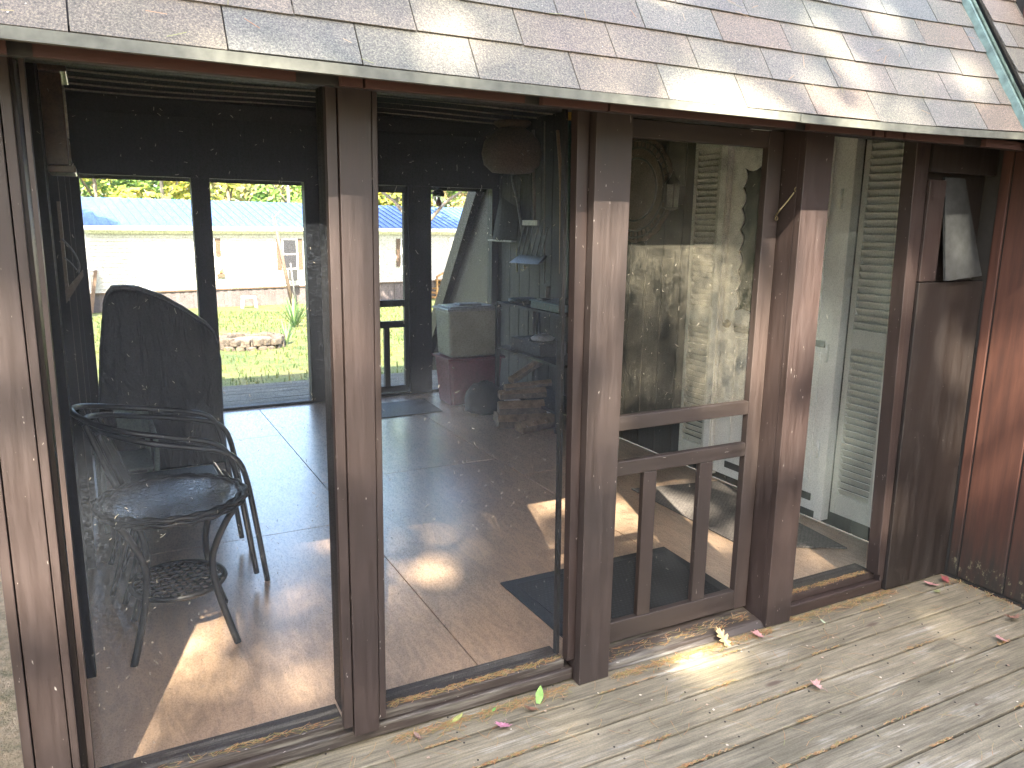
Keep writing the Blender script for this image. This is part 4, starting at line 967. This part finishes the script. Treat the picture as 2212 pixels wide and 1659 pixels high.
def leaf(kind, loc, size, rot, cols, label, tilt=0.15, group='fallen leaves on the deck', curl=.12, rx_=0.0):
    if kind == 'maple':
        prof = [(0, -.95, ), (.08, -.45), (.45, -.62), (.42, -.30), (.95, -.20), (.72, .02), (.88, .35), (.48, .30), (.42, .55), (.22, .50), (0, 1.0)]
    elif kind == 'oak':
        prof = [(0, -1.1), (.07, -.85), (.30, -.80), (.16, -.58), (.50, -.52), (.52, -.40), (.20, -.28), (.62, -.05), (.60, .10), (.24, .12), (.60, .42), (.52, .52), (.22, .42), (.34, .78), (.15, .75), (0, 1.0)]
    else:
        prof = [(0, -1), (.22, -.65), (.40, -.15), (.38, .25), (.2, .7), (0, 1)]
    pts = prof+[(-x, y) for x, y in prof[-2:0:-1]]
    m = MB(); bm = m.bm; cv0 = bm.verts.new((0, 0, 0)); vs = []
    for x, y in pts:
        x2, y2 = x+random.uniform(-.05, .05), y+random.uniform(-.05, .05)
        vs.append(bm.verts.new((x2*size, y2*size, curl*size*(x2*x2*1.6+y2*y2*.7)+random.uniform(-.02, .06)*size)))
    for i in range(len(vs)): bm.faces.new((cv0, vs[i], vs[(i+1) % len(vs)]))
    s0 = [bm.verts.new(p) for p in ((-.015*size, -1*size, .01), (.015*size, -1*size, .01), (.03*size, -1.7*size, .012*size), (0, -1.7*size, .012*size))]; bm.faces.new(s0)
    mt = plain('leaf '+label[:20], [c*(1 if cols is PK else .6) for c in cols], .6, var=.3, scale=40)
    o = m.build('fallen_leaf', mt)
    sm = o.modifiers.new('thick', 'SOLIDIFY'); sm.thickness = .0006
    o.location = loc; o.rotation_euler = (tilt, rx_, rot)
    return tag(o, label, 'leaf', group)
PK = (.34, .17, .16)
leaf('oak', (2.045, 2.08, .022), .052, .35, (.46, .35, .18), 'tan lobed oak leaf leaning against the door threshold', .75)
leaf('maple', (2.205, 2.055, .012), .032, 1.1, PK, 'pale pink maple leaf beside the oak leaf at the threshold', .3)
leaf('maple', (1.035, 1.995, .012), .030, 2.4, (.58, .25, .34), 'bright pink maple leaf on the deck under the middle screen', .3)
leaf('round', (1.215, 2.075, .018), .034, -.7, (.20, .38, .07), 'fresh green leaf standing on edge near the sill', .9)
leaf('round', (1.155, 2.035, .010), .026, 1.3, (.20, .10, .06), 'curled dark brown leaf beside the fresh green leaf', .35, curl=.5)
leaf('maple', (2.13, 1.70, .012), .028, .6, (.50, .28, .25), 'curled pink maple leaf alone in the middle of the deck', .4, curl=.35)
leaf('maple', (3.26, 2.04, .010), .036, 2.0, PK, 'pale pink maple leaf in the deck corner', .2)
leaf('maple', (3.36, 2.04, .012), .030, .2, (.26, .06, .06), 'dark red maple leaf in the deck corner by the siding', .5)
leaf('round', (3.22, 1.985, .008), .028, 1.7, (.25, .27, .12), 'dull green leaf in front of the corner leaves', .1)
leaf('maple', (3.055, 1.60, .012), .030, 1.2, PK, 'pink maple leaf at the right side of the deck', .35)
leaf('maple', (3.27, 1.68, .012), .034, 2.7, (.38, .20, .14), 'brownish leaf close to the right edge by the siding', .3, curl=.4)
leaf('round', (.77, 2.07, .007), .020, .4, (.20, .12, .09), 'small brown leaf scrap left of the pink leaf', .2, curl=.5)
leaf('round', (.92, 2.10, .008), .026, -1.2, (.38, .40, .12), 'yellow green leaf tucked under the sill', .2)
leaf('round', (1.05, 2.09, .007), .012, -1.0, (.15, .35, .08), 'tiny bright green leaf scrap by the sill', .2)
leaf('round', (2.53, 2.02, .009), .014, .4, (.42, .50, .34), 'small pale green leaf below the right screen', .4)

# ------------------------------------------------------------------ the yard and the home beyond
KH = 1.232; A0 = Vector((-.334*KH, 24.222*KH, 0)); ROT = R(10.5)
HU = Vector((math.cos(ROT), math.sin(ROT), 0)); HN = Vector((-math.sin(ROT), math.cos(ROT), 0))
def H(s, d, z): return A0+HU*(s*KH)+HN*d+Vector((0, 0, 1.6+(z-1.6)*KH))    # s along the front, d into the house
def hb_(m, s0, s1, d0, d1, z0, z1): return m.hexa([H(s0, d0, z0), H(s1, d0, z0), H(s1, d1, z0), H(s0, d1, z0)], [H(s0, d0, z1), H(s1, d0, z1), H(s1, d1, z1), H(s0, d1, z1)])
home = thing('mobile_home', 'long cream mobile home with blue metal roof across the lawn', 'mobile home', tuple(H(0, 0, -.95)))
m = MB(); nL = 17
for i in range(nL):
    z0 = -.42+i*(1.70/nL); z1 = z0+1.70/nL
    m.hexa([H(0, -.025, z0), H(15, -.025, z0), H(15, 4.6, z0), H(0, 4.6, z0)], [H(0, 0, z1), H(15, 0, z1), H(15, 4.6, z1), H(0, 4.6, z1)])
m.build('siding', M['vinyl'], home)
m = MB(); hb_(m, 0, 15, .02, 4.58, -1.3, -.421)
for i in range(60): hb_(m, i*.25, i*.25+.13, .0, .019, -1.3, -.45)
m.build('skirting', M['skirt'], home)
m = MB(); hb_(m, -.06, 15.06, -.05, -.026, -.46, -.415); m.build('skirt_trim', M['home_shutter'], home)
m = MB()
m.hexa([H(-.15, -.35, 1.38), H(15.2, -.35, 1.38), H(15.2, 2.6, 2.15), H(-.15, 2.6, 2.15)], [H(-.15, -.35, 1.42), H(15.2, -.35, 1.42), H(15.2, 2.6, 2.19), H(-.15, 2.6, 2.19)])
m.hexa([H(-.15, 2.62, 2.15), H(15.2, 2.62, 2.15), H(15.2, 5.1, 1.4), H(-.15, 5.1, 1.4)], [H(-.15, 2.62, 2.19), H(15.2, 2.62, 2.19), H(15.2, 5.1, 1.44), H(-.15, 5.1, 1.44)])
for i in range(62):
    s = -.1+i*.25
    m.hexa([H(s, -.35, 1.421), H(s+.03, -.35, 1.421), H(s+.03, 2.6, 2.191), H(s, 2.6, 2.191)], [H(s, -.35, 1.44), H(s+.03, -.35, 1.44), H(s+.03, 2.6, 2.21), H(s, 2.6, 2.21)])
m.build('roof', M['blue_roof'], home)
m = MB(); hb_(m, -.15, 15.2, -.40, -.355, 1.30, 1.40); hb_(m, 0, 15, -.35, 0, 1.27, 1.30); hb_(m, 0, .07, -.03, -.026, -.42, 1.27); hb_(m, 0, 15, -.03, -.026, 1.19, 1.27); m.build('gutter', M['vinyl_tan'], home)
m = MB(); m.prism([H(0, 0, 1.28), H(0, 4.6, 1.28), H(0, 2.6, 2.1)], HU, .05); m.build('gable', M['vinyl'], home)
def hwin(s0, s1, z0, z1, shut=True, slat=True):
    f = MB(); hb_(f, s0, s1, -.06, -.026, z0, z1); f = f.build('window', M['vinyl_tan'], home)
    p_ = MB(); e = .04; zm = (z0+z1)/2
    hb_(p_, s0+e, s1-e, -.066, -.061, z0+e, zm-.02); hb_(p_, s0+e, s1-e, -.066, -.061, zm+.02, z1-e); p_.build('pane', M['curtain'], f)
    if shut:
        for a in (s0-.17, s1+.03):
            q = MB(); hb_(q, a, a+.14, -.055, -.0265, z0, z1); q.build('window_shutter', M['home_shutter'], home)
hwin(3.05, 3.44, .54, 1.06); hwin(5.50, 6.0, .10, 1.05); hwin(9.74, 10.2, .10, 1.05)
dd = MB(); hb_(dd, 11.75, 12.35, -.06, -.026, -.35, 1.08); dd = dd.build('door', M['vinyl_tan'], home)
pp = MB()
for i in range(3):
    for j in range(3): hb_(pp, 11.87+i*.125, 11.87+i*.125+.105, -.066, -.061, .38+j*.2, .56+j*.2)
pp.build('pane', M['curtain'], dd)
pp = MB(); hb_(pp, 11.87, 12.23, -.066, -.061, -.2, .22); pp.build('panel', M['home_shutter'], dd)
m = MB(); hb_(m, 3.62, 3.75, -.14, -.03, 1.32, 1.44); m.build('dish_mount', M['white_plastic'], home)
pm = thing('wall_planter', 'small dried plant arrangement hanging on the mobile home wall', 'wall planter', tuple(H(3.6, -.05, .1)))
m = MB()
for i in range(14): m.tube([H(3.56, -.06, .02), H(3.56+random.uniform(-.1, .14), -.10, random.uniform(.08, .22))], .012, 4)
m.build('stems', M['needle'], pm, normals=False)
m = MB(); hb_(m, 3.46, 3.68, -.12, -.062, -.08, .02); m.build('basket', M['home_shutter'], pm)
mb_ = MB(); hb_(mb_, 5.58, 5.8, -.55, -.35, -.23, .10); tag(mb_.build('meter_box', M['black_plastic']), 'dark meter box on the leaning pole by the mobile home', 'meter box')
# home deck with railing and lattice
hd = thing('stair_landing', 'honey coloured wooden landing with railing and lattice at the mobile home door', 'landing', tuple(H(11.6, -1, -.95)))
m = MB(); hb_(m, 11.1, 13.2, -1.5, -.07, -.42, -.38); m.build('platform', M['new_wood'], hd)
for s in (11.1, 11.8, 12.5, 13.15):
    m = MB(); hb_(m, s, s+.07, -1.5, -1.43, -1.05, .10); m.build('newel', M['new_wood'], hd)
m = MB(); hb_(m, 11.17, 13.15, -1.49, -1.44, .03, .08); hb_(m, 11.17, 13.15, -1.49, -1.44, -.33, -.29); m.build('rail', M['new_wood'], hd)
m = MB()
for i in range(22): hb_(m, 11.2+i*.088, 11.23+i*.088, -1.485, -1.45, -.289, .029)
m.build('balusters', M['new_wood'], hd)
m = MB()
for i in range(24):
    s = 11.17+i*.083
    for sg in (1, -1):
        a0, a1 = (s, s+.5) if sg == 1 else (s+.5, s)
        m.hexa([H(a0, -1.48+.01*sg, -.98), H(a0+.02, -1.48+.01*sg, -.98), H(a0+.02, -1.47+.01*sg, -.98), H(a0, -1.47+.01*sg, -.98)], [H(a1, -1.48+.01*sg, -.43), H(a1+.02, -1.48+.01*sg, -.43), H(a1+.02, -1.47+.01*sg, -.43), H(a1, -1.47+.01*sg, -.43)])
m.build('lattice', M['new_wood'], hd)
m = MB()
for i in range(4): hb_(m, 10.45+i*.17, 10.62+i*.17, -1.5, -.5, -.95+i*.13, -.90+i*.13)
m.hexa([H(10.45, -1.5, -1.0), H(10.5, -1.5, -1.0), H(10.5, -1.44, -1.0), H(10.45, -1.44, -1.0)], [H(10.45, -1.5, -.2), H(10.5, -1.5, -.2), H(10.5, -1.44, -.2), H(10.45, -1.44, -.2)])
m.hexa([H(10.45, -1.5, -.24), H(11.12, -1.5, .05), H(11.12, -1.44, .05), H(10.45, -1.44, -.24)], [H(10.45, -1.5, -.18), H(11.12, -1.5, .11), H(11.12, -1.44, .11), H(10.45, -1.44, -.18)])
m.build('stairs', M['new_wood'], hd)
# objects on the lawn
def G(x, y):     # (x, y) measured on the plane z=-.95 -> point on the sloping lawn along the same direction
    k = 1.65/(2.55-.05*y); return Vector((x*k, y*k, gz(y*k)))
p0 = G(5.15, 24.3); p1 = p0+Vector((-.55, 0, 3.25))
up = thing('leaning_pole', 'thin leaning utility pole in front of the mobile home', 'pole', tuple(p0))
m = MB(); m.tube([p0, p1], [.07, .055], 8); m.build('pole', M['pole'], up)
m = MB(); m.tube([p0+Vector((.12, 0, 0)), p0+Vector((-.02, 0, 1.6))], .03, 6); m.tube([p1, p1+Vector((.25, 0, .25))], .03, 6); m.build('conduit', M['steel'], up)
s0 = G(2.62, 16.4); st = thing('stone_planter', 'low round ring of mossy stones in the lawn', 'stone ring', tuple(s0))
m = MB()
for lay in range(2):
    for i in range(18):
        a = 2*math.pi*(i+.5*lay)/18; cc = s0+Vector((.52*math.cos(a), .50*math.sin(a), .05+lay*.12+random.uniform(-.02, .02)))
        d1 = Vector((math.cos(a), math.sin(a), 0)); d2 = Vector((-d1.y, d1.x, 0))
        m.obox(cc, d1, d2, (0, 0, 1), random.uniform(.08, .13), random.uniform(.06, .105), random.uniform(.05, .07))
m.build('stones', M['stone'], st, bevel=.02)
m = MB(); m.lathe([(.46, 0), (.46, .17)], tuple(s0), 18, False); m.build('fill', M['bark'], st)
def yucca(x, y, n, L, label):
    p = G(x, y); m = MB()
    for _ in range(n):
        a = random.uniform(0, 6.28); el = random.uniform(.7, 1.45); LL = L*random.uniform(.7, 1.1); s = Vector((-math.sin(a), math.cos(a), 0))*.022
        d = Vector((math.cos(a)*math.cos(el), math.sin(a)*math.cos(el), math.sin(el)))*LL
        m.quad(p-s, p+d*.55-s*1.0, p+d*.55+s*1.0, p+s); m.quad(p+d*.55-s, p+d-s*.1, p+d+s*.1, p+d*.55+s)
    return tag(m.build('yucca', M['yucca'], normals=False), label, 'plant')
yucca(4.1, 19.2, 46, .85, 'tall spiky yucca with upright leaves behind the stone ring'); yucca(3.35, 16.6, 16, .50, 'small spiky yucca sprout right of the stone ring'); yucca(4.35, 17.2, 22, .8, 'spiky yucca partly hidden by the back post')
p = G(5.0, 26.3); m = MB(); m.lathe([(.17, 0), (.21, .45), (.2, .46)], tuple(p), 16); tag(m.build('black_bucket', M['black_plastic']), 'black bucket on the lawn in front of the skirting', 'bucket')
p = G(3.83, 24.1); m = MB(); m.box(p.x-.24, p.x+.24, p.y-.2, p.y+.2, p.z+.36, p.z+.42)
for dx in (-.2, .2):
    for dy in (-.16, .16): m.post(p.x+dx*1.25-.03, p.x+dx*1.25+.03, p.x+dx-.03, p.x+dx+.03, p.y+dy-.03, p.y+dy+.03, p.z, p.z+.36)
tag(m.build('plastic_stool', M['white_plastic'], bevel=.01), 'white plastic step stool on the sunny lawn', 'stool')
p = G(3.45, 25.6); m = MB(); m.lathe([(.15, 0), (.26, .08), (.28, .28), (.2, .42), (.06, .47)], tuple(p), 12)
for v in m.bm.verts: v.co += Vector((random.uniform(-.03, .03), random.uniform(-.03, .03), 0))
tag(m.build('lime_sack', M['lime']), 'lime green sack leaning by the skirting', 'sack')
p = G(1.95, 25.2); m = MB(); m.lathe([(.10, 0), (.26, .05), (.30, .2), (.2, .36), (.05, .4)], tuple(p), 14); tag(m.build('white_tub', M['white_plastic']), 'rounded white tub on the lawn left of the porch post', 'tub')
p = G(2.15, 25.4); m = MB(); m.box(p.x-.06, p.x+.06, p.y-.06, p.y+.06, p.z, p.z+1.0); tag(m.build('wooden_stake', M['home_shutter'], bevel=.01), 'short brown wooden stake beside the white tub', 'stake')
p = G(6.0, 25.6)
m = MB(); m.tube([p+Vector((0, 0, .3)), p+Vector((.5, 0, .33))], .11, 8); m.tube([p+Vector((.05, 0, 0)), p+Vector((.05, 0, .4))], .03, 6); m.tube([p+Vector((.45, 0, 0)), p+Vector((.45, 0, .4))], .03, 6)
tag(m.build('small_grill', M['black_metal']), 'small black grill near the leaning pole', 'grill')
for dx in (0, .32):
    p = G(3.15+dx, 25.4); m = MB(); m.tube([p, p+Vector((-.25, 0, 1.15))], .018, 5); tag(m.build('garden_stake', M['steel']), ('left' if dx == 0 else 'right')+' one of two thin grey stakes leaning by the lime sack', 'stake')
p = G(-.28, 24.0); m = MB(); m.hexa([p+Vector(q) for q in ((-.1, 0, 0), (.02, 0, 0), (.02, .8, 0), (-.1, .8, 0))], [p+Vector(q) for q in ((.16, 0, 1.4), (.26, 0, 1.4), (.26, .8, 1.4), (.16, .8, 1.4))]); tag(m.build('leaning_board', M['home_shutter']), 'brown board leaning at the left corner of the mobile home', 'board')

# grass tufts near the stone ring (uncountable)
m = MB()
for _ in range(9000):
    x = random.uniform(-2, 13); y = random.uniform(8.1, 27); z = gz(y); h = random.uniform(.03, .10); a = random.uniform(0, 6.28); w_ = .008+.0006*y
    dx, dy = math.cos(a)*w_, math.sin(a)*w_
    m.quad((x-dx, y-dy, z), (x+dx, y+dy, z), (x+dx*.2+random.uniform(-.03, .03), y+dy*.2, z+h), (x-dx*.2, y-dy*.2, z+h*.9))
o = m.build('grass', leaf_mat('grass blades', [(.035, .075, .015), (.10, .13, .03), (.18, .17, .06)], .3), normals=False); o['kind'] = 'stuff'; o['label'] = 'short sunlit grass with dry patches'

# ------------------------------------------------------------------ trees
def crown_mesh(m, c, rx_, rz_, n, sz, clumps=26):
    cs = []
    for _ in range(clumps):
        while True:
            v = Vector((random.uniform(-1, 1), random.uniform(-1, 1), random.uniform(-1, 1)))
            if v.length < 1: break
        cs.append((Vector((c[0]+v.x*rx_, c[1]+v.y*rx_, c[2]+v.z*rz_)), random.uniform(.18, .38)*rx_))
    for _ in range(n):
        cc, r_ = random.choice(cs); d = Vector((random.gauss(0, 1), random.gauss(0, 1), random.gauss(0, 1))).normalized()*r_*random.uniform(.55, 1)
        p = cc+d; a = Vector((random.uniform(-1, 1), random.uniform(-1, 1), random.uniform(-.6, .6))).normalized(); b = a.orthogonal().normalized()
        s = sz*random.uniform(.5, 1.2)
        m.quad(p-a*s, p-b*s*.55, p+a*s, p+b*s*.55)
def trunk_mesh(m, base, h, r_, limbs=5, spread=2):
    pts = [Vector(base)+Vector((.12*math.sin(i*1.3), .1*math.cos(i*1.1)-.1, h*i/6)) for i in range(7)]
    m.tube(pts, [r_*(1-.12*i) for i in range(7)], 7)
    for i in range(limbs):
        s = pts[2+i % 4]; a = random.uniform(0, 6.28); e = s+Vector((math.cos(a)*spread, math.sin(a)*spread, h*.22))
        m.tube([s, (s+e)/2+Vector((0, 0, .2)), e], [r_*.45, r_*.3, r_*.12], 5)
kinds = [('leaf_green', 'bark'), ('leaf_yellow', 'birch'), ('leaf_red', 'birch'), ('leaf_green', 'birch'), ('leaf_yellow', 'bark'), ('leaf_red', 'bark')]
spots = [(-3.5, 45, 0), (.2, 46, 0), (3.2, 44.5, 1), (6.6, 46, 4), (9.6, 45, 3), (12.8, 46.5, 2), (16, 45, 1), (19, 47, 5), (22.4, 46, 3), (25.6, 47, 2), (28.5, 48, 1), (31.5, 49, 0), (-1, 53, 4), (4.5, 54, 0), (9.5, 54, 2), (14.5, 55, 0), (20, 55, 3), (26, 56, 5), (32, 57, 1), (37, 55, 3)]
adj = ['dense dark green', 'yellow green', 'reddish autumn', 'light green', 'golden', 'orange tinged']
ordw = ['first', 'second', 'third', 'fourth', 'fifth', 'sixth', 'seventh', 'eighth', 'ninth', 'tenth', 'eleventh', 'twelfth']
for i, (x, y, k) in enumerate(spots):
    g0 = gz(min(y, 60)); ro = 'front' if i < 12 else 'back'
    lab = '%s tree beyond the mobile home, %s from left in %s row' % (adj[k], ordw[i if i < 12 else i-12], ro)
    t = thing('background_tree', lab, 'tree', (x, y, g0), 'trees behind the mobile home')
    m = MB(); crown_mesh(m, (x, y, g0+5.6), 2.6, 4.6, 2600, .20); m.build('crown', M[kinds[k][0]], t, normals=False)
    m = MB(); trunk_mesh(m, (x, y, g0), 9.5, .16); m.build('trunk', M[kinds[k][1]], t)
m = MB()
for _ in range(9000):
    x = random.uniform(-25, 70); y = random.uniform(60, 72); z = random.uniform(-3, 11); s = random.uniform(.3, .7); a = Vector((random.uniform(-1, 1), random.uniform(-.5, .5), random.uniform(-1, 1))).normalized(); b = Vector((a.z, 0, -a.x)).normalized(); p = Vector((x, y, z))
    m.quad(p-a*s, p-b*s*.6, p+a*s, p+b*s*.6)
o = m.build('far_woods', leaf_mat('far foliage', [(.03, .08, .02), (.10, .15, .03), (.20, .16, .05), (.06, .11, .02)]), normals=False); o['kind'] = 'stuff'; o['label'] = 'far mixed woods closing the view behind the trees'

# yard trees that shade the left and right ends of the home
def shade_tree(name, lab, base, hc, rx_, rz_, n, sz, mat='leaf_green', seed=1):
    random.seed(seed); z = gz(base[1]) if base[1] > 0 else -.45
    t = thing(name, lab, 'tree', (base[0], base[1], z))
    m = MB(); crown_mesh(m, (base[0], base[1], hc), rx_, rz_, n, sz, 40); m.build('crown', M[mat], t, normals=False)
    m = MB(); trunk_mesh(m, (base[0], base[1], z), hc-z, .2, 7, rx_*.7); m.build('trunk', M['bark'], t)
shade_tree('shade_tree', 'tall leafy tree in the yard shading the left end of the mobile home', (-5.2, 20.5), 9.5, 2.6, 2.2, 3600, .22, seed=3)
shade_tree('shade_tree', 'tall leafy tree in the yard shading the right end of the mobile home', (10.2, 27.0), 6.6, 3.2, 2.0, 4200, .22, seed=4)

# tree behind the viewer: unseen, canopy shaped to dapple the deck, posts and roof
random.seed(11)
LIT = [  # (point, radius) whose sun rays are mostly kept free of leaves
    ((2.35, 2.09, 1.55), .10), ((2.33, 2.09, 1.25), .10), ((2.35, 2.09, .8), .08), ((2.36, 2.09, .45), .05), ((.61, 2.09, 1.45), .10), ((.61, 2.09, 1.6), .06), ((.61, 2.09, 1.2), .06),
    ((-.21, 2.09, 1.0), .05), ((-.21, 2.09, .72), .07), ((-.21, 2.09, .3), .07), ((1.45, 2.09, 1.3), .06),
    ((1.75, 2.2, 1.5), .09), ((1.95, 2.2, 1.45), .17), ((2.08, 2.2, 1.2), .17), ((2.0, 2.2, 1.0), .07), ((1.7, 2.2, 1.15), .06),
    ((.61, 2.09, 1.0), .07), ((1.45, 2.09, 1.5), .09), ((1.45, 2.09, 1.0), .06), ((-.21, 2.09, 1.35), .08), ((3.44, 1.95, 1.0), .17), ((3.44, 1.80, 1.3), .17), ((3.44, 1.75, .75), .10), ((3.44, 1.9, .8), .07), ((3.2, 2.1, 1.5), .05), ((3.25, 2.1, 1.1), .06), ((2.9, 2.15, 1.35), .06), ((2.9, 2.15, 1.0), .05), ((2.85, 2.15, 0.7), .05),
    ((1.90, 1.97, 0), .13), ((1.75, 1.85, 0), .08), ((3.05, 1.80, 0), .07), ((.171, 3.0, 0), .13), ((.1, 2.7, 0), .08), ((.35, 2.6, 0), .07), ((1.15, 3.4, 0), .09), ((1.3, 3.2, 0), .06), ((.9, 3.75, 0), .06),
    ((2.15, 3.75, 0), .12), ((2.4, 3.6, 0), .14), ((2.35, 3.3, 0), .10), ((2.5, 3.0, 0), .10), ((2.75, 2.75, 0), .12), ((3.0, 2.9, 0), .09), ((3.1, 2.5, 0), .09), ((.55, 2.5, 0), .05),
    ((.75, 1.9, 2.04), .10), ((1.0, 1.9, 2.05), .05), ((1.75, 1.9, 2.04), .10), ((2.0, 1.93, 2.1), .08), ((1.6, 2.05, 2.3), .09), ((2.2, 2.0, 2.25), .08), ((2.6, 2.05, 2.35), .06), ((3.0, 1.95, 2.15), .10), ((2.4, 1.9, 2.02), .06), ((.3, 2.0, 2.2), .05), ((1.2, 2.1, 2.4), .06)]
LIT = [(Vector(p), r) for p, r in LIT]
gt = thing('deck_tree', 'tall oak behind the deck out of view, its leaf gaps shaped to dapple the porch', 'tree', (-3.4, -12.0, -.45))
ex = TOSUN.cross(Vector((0, 0, 1))).normalized(); ey = ex.cross(TOSUN)
ctr = Vector((1.5, 2.3, 1.0))+TOSUN*9.5
m = MB(); nc = 0; tries = 0
def free(q, pad, hard=False):
    for p, r_ in LIT:
        if hard and not (2 < p.y < 2.25 and p.z > .2): continue
        d = q-p; d = d-TOSUN*d.dot(TOSUN)
        if d.length < r_+pad: return False
    return True
ctr = Vector((1.5, 2.3, 1.0))+TOSUN*19
def gleaf(q, s):
    # a few leaves also reach into the gaps of the canopy
    a = Vector((random.gauss(0, 1), random.gauss(0, 1), random.gauss(0, .7))).normalized(); b = a.orthogonal().normalized(); t_ = random.uniform(0, 6.28); b = b*math.cos(t_)+a.cross(b)*math.sin(t_)
    m.quad(q-a*s, q-b*s*.7, q+a*s, q+b*s*.7)
N_SPREAD, N_CLUMP = 25000, 270
for _ in range(N_SPREAD):
    q = ctr+ex*random.uniform(-4.4, 4.4)+ey*random.uniform(-3.6, 3.6)+TOSUN*random.gauss(0, 1.3)
    if free(q, .03, random.random() < .28): gleaf(q, random.uniform(.09, .15))
clumps = 0
while clumps < N_CLUMP and tries < 200000:
    tries += 1
    cq = ctr+ex*random.uniform(-4.4, 4.4)+ey*random.uniform(-3.6, 3.6)+TOSUN*random.gauss(0, 1.3); rc_ = random.uniform(.2, .45)
    if not free(cq, rc_*.7): continue
    clumps += 1
    for _ in range(int(46*(rc_/.25)**2)+12):
        q = cq+Vector((random.gauss(0, 1), random.gauss(0, 1), random.gauss(0, 1)))*rc_*.5
        if free(q, 0): gleaf(q, random.uniform(.05, .10))
m.build('crown', M['canopy'], gt, normals=False)
m = MB(); base = Vector((-3.4, -12.0, -.45)); top = ctr+Vector((-1.5, -.3, .5))
m.tube([base, base+Vector((0, 0, 4)), base+Vector((-.1, .1, 9)), top], [.26, .22, .18, .06], 9)
for a, b_ in ((6.0, (2.4, -1.5)), (7, (-2.5, .5)), (8, (1.0, 2.0)), (8.6, (3.2, .4)), (9, (-2.0, -2.0))):
    s = base+Vector((0, 0, a)); e = ctr+ex*b_[0]+ey*b_[1]; m.tube([s, (s+e)/2+Vector((0, 0, .35)), e], [.09, .055, .02], 6)
m.build('trunk', M['bark'], gt)

m = MB(); random.seed(21)  # unseen woods added to keep low sky light off the porch
for _ in range(16000):
    k = random.random()
    if k < .6: x, y = random.uniform(-26, 26), random.uniform(-21, -15)
    elif k < .8: x, y = random.uniform(-26, -16), random.uniform(-16, 12)
    else: x, y = random.uniform(14, 24), random.uniform(-16, 1)
    z = random.uniform(-.4, 1)**1*13.5 if random.random() < .8 else random.uniform(-.4, 6); s_ = random.uniform(.25, .6); p = Vector((x, y, max(z, -.3)))
    a = Vector((random.uniform(-1, 1), random.uniform(-1, 1), random.uniform(-1, 1))).normalized(); b = a.orthogonal().normalized()
    m.quad(p-a*s_, p-b*s_*.6, p+a*s_, p+b*s_*.6)
o = m.build('near_woods', M['canopy'], normals=False); o['kind'] = 'stuff'; o['label'] = 'dense unseen woods behind the deck, added to block the low sky'
